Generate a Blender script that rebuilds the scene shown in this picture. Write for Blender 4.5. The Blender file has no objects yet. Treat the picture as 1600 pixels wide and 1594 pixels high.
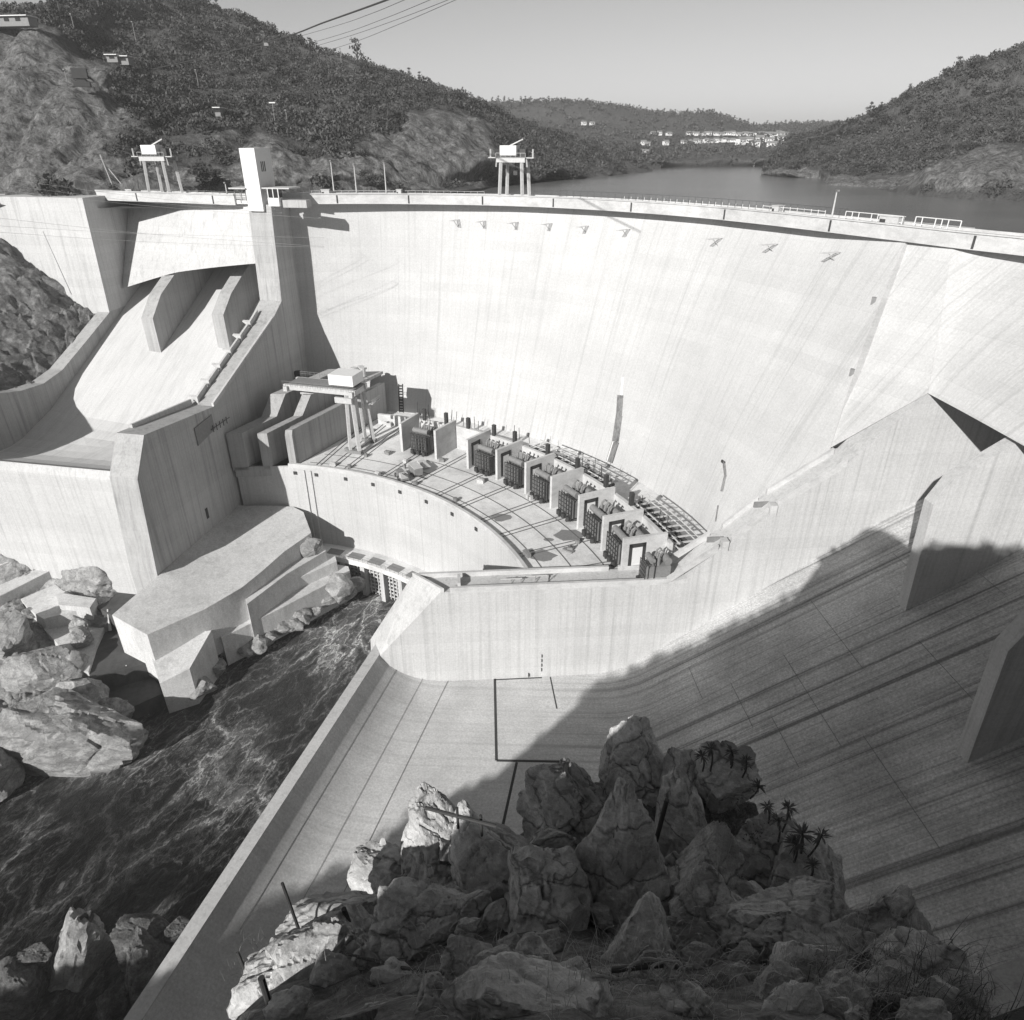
import bpy, bmesh, math, random
import numpy as np
from mathutils import Vector, Matrix, noise
R_ = math.radians
scene = bpy.context.scene
col = scene.collection

# ------------------------------------------------------------------ camera, sky, sun, exposure
FPX = 1085.0                      # focal length in pixels of the 1600 px wide negative
PITCH = math.atan((797 - 215) / FPX)
cam_d = bpy.data.cameras.new('camera'); cam = bpy.data.objects.new('camera', cam_d); col.objects.link(cam)
cam_d.sensor_width = 36; cam_d.sensor_fit = 'HORIZONTAL'; cam_d.lens = 36 * FPX / 1600
cam_d.clip_start = 0.05; cam_d.clip_end = 8000
cam.location = (0, 0, 0); cam.rotation_euler = (math.pi / 2 - PITCH, 0, 0)
scene.camera = cam
SUN_AZ, SUN_EL = 31.0, 25.5       # direction the light travels towards (clockwise from +Y), sun height
w = bpy.data.worlds.new('World'); scene.world = w; w.use_nodes = True
nt = w.node_tree; nt.nodes.clear()
sky = nt.nodes.new('ShaderNodeTexSky'); sky.sky_type = 'NISHITA'; sky.sun_disc = False
sky.sun_elevation = R_(SUN_EL); sky.sun_rotation = R_(180 + SUN_AZ); sky.dust_density = 0.3
bw = nt.nodes.new('ShaderNodeRGBToBW'); bg = nt.nodes.new('ShaderNodeBackground'); wo = nt.nodes.new('ShaderNodeOutputWorld')
bg.inputs[1].default_value = 0.066
nt.links.new(sky.outputs[0], bw.inputs[0]); nt.links.new(bw.outputs[0], bg.inputs[0]); nt.links.new(bg.outputs[0], wo.inputs[0])
sun_d = bpy.data.lights.new('sun', 'SUN'); sun_d.energy = 4.8; sun_d.angle = R_(0.5); sun_d.color = (1, 0.985, 0.96)
sun = bpy.data.objects.new('sun', sun_d); col.objects.link(sun)
SDIR = Vector((math.sin(R_(SUN_AZ)) * math.cos(R_(SUN_EL)), math.cos(R_(SUN_AZ)) * math.cos(R_(SUN_EL)), -math.sin(R_(SUN_EL))))
sun.rotation_euler = SDIR.to_track_quat('-Z', 'Y').to_euler(); sun.location = (-100, -200, 150)
scene.view_settings.view_transform = 'Standard'; scene.view_settings.look = 'None'
scene.view_settings.exposure = 0.37; scene.view_settings.gamma = 1.0
scene.cycles.max_bounces = 6; scene.cycles.diffuse_bounces = 3; scene.cycles.glossy_bounces = 2
random.seed(7); RNG = np.random.default_rng(11)

# ------------------------------------------------------------------ survey helpers (plan positions measured from the photograph)
CF = np.array([0, math.cos(PITCH), -math.sin(PITCH)]); CU = np.array([0, math.sin(PITCH), math.cos(PITCH)]); CR = np.array([1.0, 0, 0])
def ray(x, y): return CF * FPX + CR * (x - 800) + CU * (797 - y)
def P(x, y, d): v = ray(x, y); return v * (-d / v[2])                 # on the level d metres below the tripod
def PY(x, y, Y): v = ray(x, y); return v * (Y / v[1])                 # at the distance Y ahead
def azv(a): return np.array([math.sin(R_(a)), math.cos(R_(a))])
def PV(x, y, pt, a):                                                  # on the upright plane through pt running along bearing a
    v = ray(x, y); f = azv(a); n = np.array([f[1], -f[0]])
    return v * ((n @ np.array(pt[:2])) / (n @ v[:2]))
def catmull(pts, n):
    pts = np.array(pts, float); m = len(pts); out = []
    ext = np.vstack([2 * pts[0] - pts[1], pts, 2 * pts[-1] - pts[-2]])
    for t in np.linspace(0, m - 1 - 1e-9, n):
        i = int(t); u = t - i; a, b, c, d = ext[i], ext[i + 1], ext[i + 2], ext[i + 3]
        out.append(0.5 * (2 * b + (c - a) * u + (2 * a - 5 * b + 4 * c - d) * u * u + (3 * b - a - 3 * c + d) * u ** 3))
    return np.array(out)
def lerp(a, b, t): return np.array(a, float) * (1 - t) + np.array(b, float) * t

# ------------------------------------------------------------------ materials (a black and white place)
def mat(name):
    m = bpy.data.materials.new(name); m.use_nodes = True; t = m.node_tree; t.nodes.clear()
    o = t.nodes.new('ShaderNodeOutputMaterial'); b = t.nodes.new('ShaderNodeBsdfPrincipled')
    t.links.new(b.outputs[0], o.inputs[0]); b.inputs['Specular IOR Level'].default_value = 0.25
    return m, t, b
def N(t, kind, **kw):
    n = t.nodes.new(kind)
    for k, v in kw.items():
        if hasattr(n, k): setattr(n, k, v)
        else: n.inputs[k.replace('_', ' ')].default_value = v
    return n
def pos(t, scale=(1, 1, 1), rot=0.0, local=False):
    if local: g = t.nodes.new('ShaderNodeTexCoord').outputs['Object']
    else: g = t.nodes.new('ShaderNodeNewGeometry').outputs['Position']
    m = t.nodes.new('ShaderNodeMapping'); m.inputs['Scale'].default_value = scale; 
    if rot:
        r = t.nodes.new('ShaderNodeMapping'); r.inputs['Rotation'].default_value = (0, 0, rot); t.links.new(g, r.inputs[0]); g = r.outputs[0]
    t.links.new(g, m.inputs[0]); return m.outputs[0]
def noise_n(t, vec, scale, detail=5, rough=0.6, dist=0):
    n = N(t, 'ShaderNodeTexNoise', Scale=scale, Detail=detail, Roughness=rough, Distortion=dist); t.links.new(vec, n.inputs['Vector']); return n.outputs['Fac']
def ramp(t, fac, stops):
    r = t.nodes.new('ShaderNodeValToRGB'); e = r.color_ramp.elements
    while len(e) < len(stops): e.new(0.5)
    for i, (p, v) in enumerate(stops): e[i].position = p; e[i].color = (v, v, v, 1)
    t.links.new(fac, r.inputs[0]); return r.outputs[0]
def mul(t, a, b, op='MULTIPLY'):
    m = N(t, 'ShaderNodeMath', operation=op)
    for i, x in enumerate((a, b)):
        if isinstance(x, (int, float)): m.inputs[i].default_value = x
        else: t.links.new(x, m.inputs[i])
    return m.outputs[0]
def bump(t, b, h, strength=0.3, dist=0.1):
    n = N(t, 'ShaderNodeBump', Strength=strength, Distance=dist); t.links.new(h, n.inputs['Height']); t.links.new(n.outputs[0], b.inputs['Normal'])
def concrete(name, base, streak=0.25, sscale=(0.35, 0.35, 0.025), blotch=0.15, lift=2.4, liftamt=0.06, rot=0.0, grain=0.08, dark=0.0, arch=0.0):
    m, t, b = mat(name); b.inputs['Roughness'].default_value = 0.9
    if arch:
        s0 = t.nodes.new('ShaderNodeSeparateXYZ'); t.links.new(pos(t), s0.inputs[0]); a0 = mul(t, mul(t, mul(t, s0.outputs[0], 73.2, 'ADD'), mul(t, s0.outputs[1], -96.7, 'ADD'), 'ARCTAN2'), 130.0)
        c0 = N(t, 'ShaderNodeCombineXYZ'); t.links.new(a0, c0.inputs[0]); t.links.new(s0.outputs[2], c0.inputs[2])
        def P_(sc): m_ = t.nodes.new('ShaderNodeMapping'); m_.inputs['Scale'].default_value = sc; t.links.new(c0.outputs[0], m_.inputs[0]); return m_.outputs[0]
    else:
        def P_(sc): return pos(t, sc, rot)
    s = noise_n(t, P_(sscale), 1.0, 6, 0.65)
    s = ramp(t, s, [(0.30, 1 - streak), (0.52, 1.0), (0.75, 1 - streak * 0.25)])
    s2 = noise_n(t, P_(tuple(3.3 * v for v in sscale)), 1.0, 4, 0.6)
    s2 = ramp(t, s2, [(0.35, 1 - streak * 0.5), (0.55, 1.0)])
    bl = ramp(t, noise_n(t, pos(t), 0.06, 6, 0.65), [(0.3, 1 - blotch), (0.65, 1.0)])
    gr = ramp(t, noise_n(t, pos(t), 2.6, 6, 0.75), [(0.25, 1 - grain * 2), (0.7, 1 + grain)])
    f = mul(t, mul(t, s, s2), mul(t, bl, gr))
    if liftamt:                                    # pour lifts: a thin dark line and a tone per lift
        sep = t.nodes.new('ShaderNodeSeparateXYZ'); t.links.new(pos(t), sep.inputs[0])
        wob = mul(t, noise_n(t, pos(t), 0.15, 2), 0.25)
        z = mul(t, mul(t, sep.outputs[2], wob, 'ADD'), 1 / lift)
        fr = mul(t, z, 0.0, 'ADD'); fr = N(t, 'ShaderNodeMath', operation='FRACT'); t.links.new(z, fr.inputs[0])
        ln = ramp(t, fr.outputs[0], [(0.0, 1 - liftamt * 2.2), (0.035, 1.0)])
        fl = N(t, 'ShaderNodeMath', operation='FLOOR'); t.links.new(z, fl.inputs[0])
        wn = N(t, 'ShaderNodeTexWhiteNoise', noise_dimensions='1D'); t.links.new(fl.outputs[0], wn.inputs['W'])
        f = mul(t, mul(t, f, ln), ramp(t, wn.outputs['Value'], [(0, 1 - liftamt), (1, 1)]))
    if dark:                                       # weathered dark runs with a shape of their own
        k = noise_n(t, P_(tuple(0.5 * v for v in sscale)), 1.0, 7, 0.7, 0.0 if arch else 0.3)
        f = mul(t, f, ramp(t, k, [(0.36, 1 - dark), (0.47, 1.0)]))
    if arch:                                       # monolith joints every few metres round the arch
        sp_ = t.nodes.new('ShaderNodeSeparateXYZ'); t.links.new(pos(t), sp_.inputs[0])
        an = mul(t, mul(t, sp_.outputs[0], 73.2, 'ADD'), mul(t, sp_.outputs[1], -96.7, 'ADD'), 'ARCTAN2')
        an = mul(t, an, 130.0 / 15.0); fa = N(t, 'ShaderNodeMath', operation='FRACT'); t.links.new(an, fa.inputs[0])
        f = mul(t, f, ramp(t, fa.outputs[0], [(0.0, 1 - arch), (0.012, 1 + arch * .5), (0.03, 1.0)]))
        fo_ = N(t, 'ShaderNodeMath', operation='FLOOR'); t.links.new(an, fo_.inputs[0]); cb = N(t, 'ShaderNodeCombineXYZ'); t.links.new(fo_.outputs[0], cb.inputs[0]); t.links.new(fl.outputs[0], cb.inputs[1])
        w2 = N(t, 'ShaderNodeTexWhiteNoise', noise_dimensions='2D'); t.links.new(cb.outputs[0], w2.inputs['Vector']); f = mul(t, f, ramp(t, w2.outputs['Value'], [(0, 1 - arch * .6), (1, 1)]))
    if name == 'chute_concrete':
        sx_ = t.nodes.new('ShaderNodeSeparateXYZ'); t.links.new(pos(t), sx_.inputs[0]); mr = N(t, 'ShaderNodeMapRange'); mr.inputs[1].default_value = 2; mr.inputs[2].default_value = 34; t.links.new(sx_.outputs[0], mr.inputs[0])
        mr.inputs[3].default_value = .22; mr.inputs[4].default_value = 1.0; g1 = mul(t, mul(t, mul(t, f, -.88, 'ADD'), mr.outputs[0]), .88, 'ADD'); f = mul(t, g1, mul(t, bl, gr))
    v = mul(t, f, base)
    t.links.new(v, b.inputs['Base Color'])
    bump(t, b, gr, 0.25, 0.05)
    return m
def plain(name, base, rough=0.6, metal=0.0, var=0.25, sc=1.5, local=True):
    m, t, b = mat(name); b.inputs['Roughness'].default_value = rough; b.inputs['Metallic'].default_value = metal
    f = ramp(t, noise_n(t, pos(t, local=local), sc, 5, 0.65), [(0.3, 1 - var), (0.7, 1.0)])
    t.links.new(mul(t, f, base), b.inputs['Base Color']); return m
def rockmat(name, lo, hi, sc=1.0, bumpd=0.3, cracks=0.5, strata=(1, 1, 2.2), speck=.3):
    m, t, b = mat(name); b.inputs['Roughness'].default_value = 0.95
    v = pos(t, strata, 0.5)
    a = noise_n(t, v, 0.35 * sc, 9, 0.68, 0.4); c = noise_n(t, v, 2.2 * sc, 8, 0.75)
    vo = N(t, 'ShaderNodeTexVoronoi', feature='DISTANCE_TO_EDGE', Scale=0.4 * sc)
    wv = N(t, 'ShaderNodeMixRGB', Fac=0.35); t.links.new(v, wv.inputs[1])
    nn = N(t, 'ShaderNodeTexNoise', Scale=0.8 * sc, Detail=5); t.links.new(v, nn.inputs['Vector']); t.links.new(nn.outputs['Color'], wv.inputs[2])
    t.links.new(wv.outputs[0], vo.inputs['Vector'])
    cr = ramp(t, vo.outputs['Distance'], [(0.0, 1 - cracks), (0.03, 1.0)])
    x = mul(t, mul(t, a, 0.65), mul(t, c, 0.35), 'ADD')
    c3 = noise_n(t, v, 11 * sc, 6, 0.8); x = mul(t, mul(t, x, .8), mul(t, c3, .2), 'ADD')
    colr = ramp(t, x, [(0.40, lo), (0.47, lo * .55 + hi * .25), (0.53, (lo + hi) / 2), (0.60, hi)])
    sp_ = ramp(t, noise_n(t, v, 3.3 * sc, 10, 0.85, 0.2), [(0.36, speck), (0.44, 1.0)]); colr = mul(t, colr, sp_)
    t.links.new(mul(t, colr, cr), b.inputs['Base Color'])
    h = mul(t, mul(t, a, 1.2), mul(t, mul(t, c, 0.5), mul(t, cr, 0.3), 'ADD'), 'ADD')
    bump(t, b, h, 0.9, bumpd)
    return m
def foliage(name, lo, hi):
    m, t, b = mat(name); b.inputs['Roughness'].default_value = 0.8
    g = t.nodes.new('ShaderNodeNewGeometry')
    nb = noise_n(t, pos(t), 0.22, 4, 0.6); r_ = mul(t, mul(t, g.outputs['Random Per Island'], .35), mul(t, ramp(t, nb, [(.35, 0), (.65, 1)]), .65), 'ADD')
    t.links.new(ramp(t, r_, [(0, lo), (1, hi)]), b.inputs['Base Color']); return m
def hillmat(name, earth, rock):
    m, t, b = mat(name); b.inputs['Roughness'].default_value = 0.95
    at = N(t, 'ShaderNodeAttribute', attribute_name='rockiness')
    n1 = noise_n(t, pos(t), 0.06, 8, 0.7); n2 = noise_n(t, pos(t, (1, 1, 0.35), 0.4), 0.35, 8, 0.72, 0.6)
    k = ramp(t, mul(t, at.outputs['Fac'], mul(t, mul(t, n1, -0.5, 'ADD'), 1.1), 'ADD'), [(0.4, 0), (0.55, 1)])
    n3 = noise_n(t, pos(t, (1.2, 1.2, .25), .6), .9, 8, .8, .3); n2 = mul(t, mul(t, n2, .55), mul(t, n3, .45), 'ADD'); e = ramp(t, n2, [(0.38, earth * 0.5), (0.62, earth * 1.4)]); r = ramp(t, n2, [(0.40, rock * 0.15), (0.48, rock * 0.55), (0.56, rock * 1.0), (0.64, rock * 1.5)])
    mx = N(t, 'ShaderNodeMixRGB'); t.links.new(k, mx.inputs[0]); t.links.new(e, mx.inputs[1]); t.links.new(r, mx.inputs[2])
    t.links.new(mx.outputs[0], b.inputs['Base Color']); bump(t, b, n2, 1.0, 2.5); return m

M = {}
M['dam'] = concrete('dam_concrete', 0.56, 0.10, (1.2, 1.2, 0.016), 0.13, 2.5, 0.04, dark=0.09, arch=0.05, grain=.1)
M['spill'] = concrete('spillway_concrete', 0.58, 0.15, (1.3, 1.3, 0.016), 0.14, 2.5, 0.06, dark=0.13, grain=.1)
M['block'] = concrete('block_concrete', 0.57, 0.12, (0.0, 1.3, 0.016), 0.14, 2.5, 0.06, dark=0.13, grain=.1)
M['wall'] = concrete('wall_concrete', 0.46, 0.25, (0.9, 0.9, 0.025), 0.16, 2.2, 0.06, dark=0.15)
M['parapet'] = concrete('parapet_concrete', 0.60, 0.22, (0.15, 0.15, 0.3), 0.2, 2.4, 0.0)
M['deck'] = concrete('deck_concrete', 0.80, 0.2, (0.12, 0.12, 0.12), 0.25, 2.4, 0.0, grain=0.12)
M['chute'] = concrete('chute_concrete', 0.74, 0.42, (0.006, 0.9, 0.0), 0.25, 2.4, 0.0, rot=R_(2), grain=0.14, dark=0.62)
M['chute_left'] = concrete('chute_floor_concrete', 0.66, 0.14, (0.6, 0.05, 0.05), 0.1, 2.4, 0.0, rot=R_(11))
M['ledge'] = concrete('ledge_concrete', 0.68, 0.2, (0.3, 0.3, 0.1), 0.2, 2.4, 0.0, grain=0.16)
M['seam'] = plain('joint_filler', 0.24, 0.9)
M['joint'] = plain('joint_shadow', 0.06, 0.9)
M['dark'] = plain('dark_steel', 0.07, 0.55, 0.3)
M['rail'] = plain('rail_steel', 0.13, 0.6)
M['mid'] = plain('grey_painted_steel', 0.24, 0.6)
M['light'] = plain('light_painted_steel', 0.55, 0.55)
M['white'] = plain('white_paint', 0.72, 0.6, 0, 0.1)
M['glass'] = plain('window_glass', 0.03, 0.1)
M['rockL'] = rockmat('bank_rock', 0.20, 0.50, 0.8, 0.5, 0.25, (1, 1, 1.6), .65)
M['rockS'] = rockmat('cliff_rock', 0.10, 0.32, 1.0, 0.5, 0.2, (1, 1, 1.6), .5)
M['rockN'] = rockmat('near_rock', 0.26, 0.62, 2.6, 0.07, 0.6, (1, 1, 1.8), .55)
M['rockD'] = rockmat('slope_rock', 0.05, 0.26, 1.2, 0.7, 0.15)
M['soil'] = rockmat('near_soil', 0.015, 0.06, 8.0, 0.05, 0.0)
M['leaf'] = foliage('scrub_leaf', 0.035, 0.12)
M['leafd'] = foliage('tree_leaf', 0.02, 0.07)
M['leafn'] = foliage('rosette_leaf', 0.06, 0.17)
M['grass'] = foliage('dry_grass', 0.10, 0.5)
M['bark'] = plain('bark', 0.08, 0.9)
M['hill'] = hillmat('hill_ground', 0.10, 0.25)
M['cloth'] = plain('work_clothes', 0.06, 0.9); M['skin'] = plain('skin', 0.2, 0.7)
M['roof'] = plain('house_roof', .26, .8)
M['rope'] = plain('rope_fibre', 0.38, 0.95, 0, 0.5, 40)

# ------------------------------------------------------------------ mesh helpers
class MB:
    def __init__(s): s.v = []; s.f = []
    def add(s, vs, fs):
        o = len(s.v); s.v += [tuple(map(float, p)) for p in vs]; s.f += [tuple(i + o for i in f) for f in fs]; return s
    def poly(s, pts): return s.add(pts, [tuple(range(len(pts)))])
    def prism(s, top, bottom=None, dz=None, off=None):
        top = [np.array(p, float) for p in top]; n = len(top)
        if off is not None: bot = [p + np.array(off, float) for p in top]
        elif dz is not None: bot = [p - np.array([0, 0, dz]) for p in top]
        else: bot = [np.array([p[0], p[1], bottom]) for p in top]
        return s.add(top + bot, [tuple(range(n)), tuple(range(2 * n - 1, n - 1, -1))] + [(i, i + n, (i + 1) % n + n, (i + 1) % n) for i in range(n)])
    def box(s, c, size, az=0.0, mtx=None):
        hx, hy, hz = [v / 2 for v in size]; ca, sa = math.cos(R_(az)), math.sin(R_(az))
        vs = []
        for x in (-hx, hx):
            for y in (-hy, hy):
                for z in (-hz, hz):
                    vs.append((c[0] + x * ca + y * sa, c[1] - x * sa + y * ca, c[2] + z))
        return s.add(vs, [(0, 1, 3, 2), (4, 6, 7, 5), (0, 4, 5, 1), (2, 3, 7, 6), (0, 2, 6, 4), (1, 5, 7, 3)])
    def tube(s, pts, r, n=8, cap=True):
        pts = [Vector(p) for p in pts]; rs = r if isinstance(r, (list, tuple)) else [r] * len(pts); vs = []; fs = []
        for i, p in enumerate(pts):
            d = (pts[min(i + 1, len(pts) - 1)] - pts[max(i - 1, 0)]).normalized()
            a = d.orthogonal().normalized() if abs(d.z) > 0.95 else d.cross(Vector((0, 0, 1))).normalized(); b = d.cross(a)
            for k in range(n):
                q = p + (a * math.cos(2 * math.pi * k / n) + b * math.sin(2 * math.pi * k / n)) * rs[i]; vs.append(tuple(q))
        for i in range(len(pts) - 1):
            for k in range(n): fs.append((i * n + k, i * n + (k + 1) % n, (i + 1) * n + (k + 1) % n, (i + 1) * n + k))
        if cap: fs += [tuple(range(n - 1, -1, -1)), tuple((len(pts) - 1) * n + k for k in range(n))]
        return s.add(vs, fs)
    def bar(s, a, b, w=0.2, h=None): 
        h = h or w; a = Vector(a); b = Vector(b); d = (b - a).normalized()
        u = d.orthogonal().normalized() if abs(d.z) > 0.95 else d.cross(Vector((0, 0, 1))).normalized(); v = d.cross(u)
        vs = [tuple(p + u * (sx * w / 2) + v * (sy * h / 2)) for p in (a, b) for sx, sy in ((-1, -1), (1, -1), (1, 1), (-1, 1))]
        return s.add(vs, [(0, 3, 2, 1), (4, 5, 6, 7), (0, 1, 5, 4), (1, 2, 6, 5), (2, 3, 7, 6), (3, 0, 4, 7)])
    def loft(s, rows, closed=False):
        n = len(rows[0]); vs = [p for r in rows for p in r]; fs = []
        for i in range(len(rows) - 1):
            for k in range(n - (0 if closed else 1)): fs.append((i * n + k, i * n + (k + 1) % n, (i + 1) * n + (k + 1) % n, (i + 1) * n + k))
        return s.add(vs, fs)
    def sweep(s, secs):             # closed cross sections swept along, capped
        n = len(secs[0]); s.loft(secs, True); o = len(s.v) - n * len(secs)
        s.f.append(tuple(o + k for k in range(n - 1, -1, -1))); s.f.append(tuple(o + n * (len(secs) - 1) + k for k in range(n))); return s
    def build(s, name, m, parent=None, smooth=False, local=False, fix=True):
        me = bpy.data.meshes.new(name); v = np.array(s.v, float)
        o = bpy.data.objects.new(name, me)
        if parent is not None:
            if not local: v = v - np.array(parent['org'] if 'org' in parent else (0, 0, 0), float)
            o.parent = parent
            if 'org' in parent: o['org'] = parent['org']
        elif not local:
            c = np.array([(v[:, 0].min() + v[:, 0].max()) / 2, (v[:, 1].min() + v[:, 1].max()) / 2, v[:, 2].min()]); v = v - c; o.location = c
            o['org'] = tuple(float(q) for q in c)
        me.from_pydata(v.tolist(), [], s.f); me.materials.append(m)
        if fix:
            bm = bmesh.new(); bm.from_mesh(me); bmesh.ops.recalc_face_normals(bm, faces=bm.faces); bm.to_mesh(me); bm.free()
        if smooth:
            me.polygons.foreach_set('use_smooth', [True] * len(me.polygons)); me.set_sharp_from_angle(angle=R_(28))
        me.update(); col.objects.link(o); return o
def tag(o, label=None, cat=None, group=None, kind=None):
    if label: o['label'] = label
    if cat: o['category'] = cat
    if group: o['group'] = group
    if kind: o['kind'] = kind
    return o
def thing(name, label, cat, loc, rz=0.0, group=None, world=False):
    o = bpy.data.objects.new(name, None); col.objects.link(o); o.location = tuple(float(q) for q in loc); o.rotation_euler = (0, 0, rz); o.empty_display_size = 0.5
    if world: o['org'] = tuple(float(q) for q in loc)       # its parts are given in world coordinates
    return tag(o, label, cat, group)
def copy_tree(o, parent=None):
    c = o.copy(); col.objects.link(c)
    if parent is not None: c.parent = parent
    for ch in list(o.children): copy_tree(ch, c)
    return c
def raw_mesh(name, v, quads, m, parent=None, tri=False):
    k = quads.shape[1]; me = bpy.data.meshes.new(name); me.vertices.add(len(v)); me.vertices.foreach_set('co', v.astype(np.float32).ravel())
    me.loops.add(quads.size); me.loops.foreach_set('vertex_index', quads.astype(np.int32).ravel())
    me.polygons.add(len(quads)); me.polygons.foreach_set('loop_start', np.arange(0, quads.size, k, dtype=np.int32))
    me.update(calc_edges=True); me.validate(); me.materials.append(m)
    o = bpy.data.objects.new(name, me); col.objects.link(o)
    if parent is not None: o.parent = parent
    return o
def leaf_cloud(centers, sizes, per, leaf, squash=0.7, rng=RNG, shell=0.55):
    """small leaf sprays spread through the volume of each clump"""
    n = len(centers) * per; c = np.repeat(np.array(centers), per, 0); s = np.repeat(np.array(sizes), per)
    d = rng.normal(size=(n, 3)); d /= np.linalg.norm(d, axis=1)[:, None]; rad = shell + (1 - shell) * rng.random(n)
    d[:, 2] *= squash; ctr = c + d * (rad * s)[:, None]
    a = rng.normal(size=(n, 3)); a /= np.linalg.norm(a, axis=1)[:, None]
    b = rng.normal(size=(n, 3)); b -= (b * a).sum(1)[:, None] * a; b /= np.linalg.norm(b, axis=1)[:, None]
    L = (leaf * s * (0.6 + 0.8 * rng.random(n)))[:, None]
    v = np.stack([ctr - a * L, ctr + b * L * 0.55, ctr + a * L, ctr - b * L * 0.55], 1).reshape(-1, 3)
    return v, np.arange(n * 4).reshape(-1, 4)

# ------------------------------------------------------------------ hills: measured contour rows lofted to terrain
def hill(name, rows, nu, nv, amp, m, seedv=0.0, freq=0.02, blocky=0.0, bs=.16):
    rr = []
    for row in rows:
        pts = []
        for p in row:
            if len(p) == 5: pts.append((p[2], p[3], p[4], 0.2))          # already a place
            else:
                q = PY(p[0], p[1], p[2]); pts.append((q[0], q[1], q[2], p[3] if len(p) > 3 else 0.1))
        rr.append(catmull(pts, nu))
    rr = np.array(rr); grid = np.stack([catmull(rr[:, k], nv) for k in range(nu)], 1)
    v = grid.reshape(-1, 4).copy(); rk = np.clip(v[:, 3], 0, 1); co = v[:, :3]
    for i, p in enumerate(co):
        q = Vector(p) * freq + Vector((seedv, 0, 0)); a = amp * (0.55 + 0.6 * rk[i])
        h = noise.fractal(q, 0.9, 2.1, 7) * a
        if rk[i] > 0.35: h += (0.5 - abs(noise.noise(Vector((p[0] * .09, p[1] * .09, p[2] * .03 + seedv))))) * amp * 0.9 * rk[i]
        gq = Vector((p[0] * .045 + p[2] * .01, p[1] * .012, p[2] * .008 + seedv)); h += (abs(noise.noise(gq)) - .3) * amp * 1.1 * (.5 + rk[i]); h += noise.noise(Vector((p[0] * .28, p[1] * .2, p[2] * .1))) * 1.1 * rk[i]
        if rk[i] > .3: h += noise.noise(Vector((p[0] * .6, p[1] * .5, p[2] * .25))) * .55 * rk[i]
        if blocky and True:
            dd_, pp = noise.voronoi(Vector(p * bs) + Vector((seedv, n_ if False else 0, 0)), distance_metric='DISTANCE'); h += noise.noise(pp[0] * 6.1) * blocky * 2.2; dd2, pp2 = noise.voronoi(Vector(p * bs * 2.7), distance_metric='DISTANCE'); h += noise.noise(pp2[0] * 6.1) * blocky * .9
        k = min(1.0, (i // nu) / 3.0)
        co[i, 2] += h * (0.25 + 0.75 * k)
    idx = np.arange(nu * nv).reshape(nv, nu); qd = np.stack([idx[:-1, :-1], idx[:-1, 1:], idx[1:, 1:], idx[1:, :-1]], -1).reshape(-1, 4)
    o = raw_mesh(name, co, qd, m); at = o.data.attributes.new('rockiness', 'FLOAT', 'POINT'); at.data.foreach_set('value', rk.astype(np.float32))
    tag(o, kind='structure'); return o, co.reshape(nv, nu, 3), rk.reshape(nv, nu)
def scrub(name, co, rk, count, smin, smax, per, leaf, label, vmax, seed, m=None, thr=0.42):
    rng = np.random.default_rng(seed); nv, nu, _ = co.shape; A = co[:-1, :-1]; B = co[:-1, 1:]; C = co[1:, :-1]
    area = np.linalg.norm(np.cross(B - A, C - A), axis=2); area[vmax:, :] = 0
    area = area / (1 + (np.linalg.norm(A, axis=2) / 500) ** 2)
    pr = (area / area.sum()).ravel(); pick = rng.choice(len(pr), count * 2, p=pr); cs = []; sz = []
    for k in pick:
        i, j = divmod(k, nu - 1); u, w_ = rng.random(2); p = A[i, j] + (B[i, j] - A[i, j]) * u + (C[i, j] - A[i, j]) * w_
        if p[2] < -18: continue
        dens = noise.noise(Vector(p) * 0.035) * 0.5 + 0.5 - max(0, rk[i, j] - 0.15) * 1.2 + 0.25
        if rk[i, j] > thr + 0.25 * noise.noise(Vector(p) * 0.08) or rng.random() > dens + 0.25: continue
        s = smin + (smax - smin) * rng.random() ** 2.2; cs.append(p + np.array([0, 0, s * 0.35])); sz.append(s)
        if len(cs) >= count: break
    v, q = leaf_cloud(cs, sz, per, leaf, 0.75, rng, 0.5); o = raw_mesh(name, v, q, m or M['leaf']); return tag(o, label, 'scrub', kind='stuff')

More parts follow.
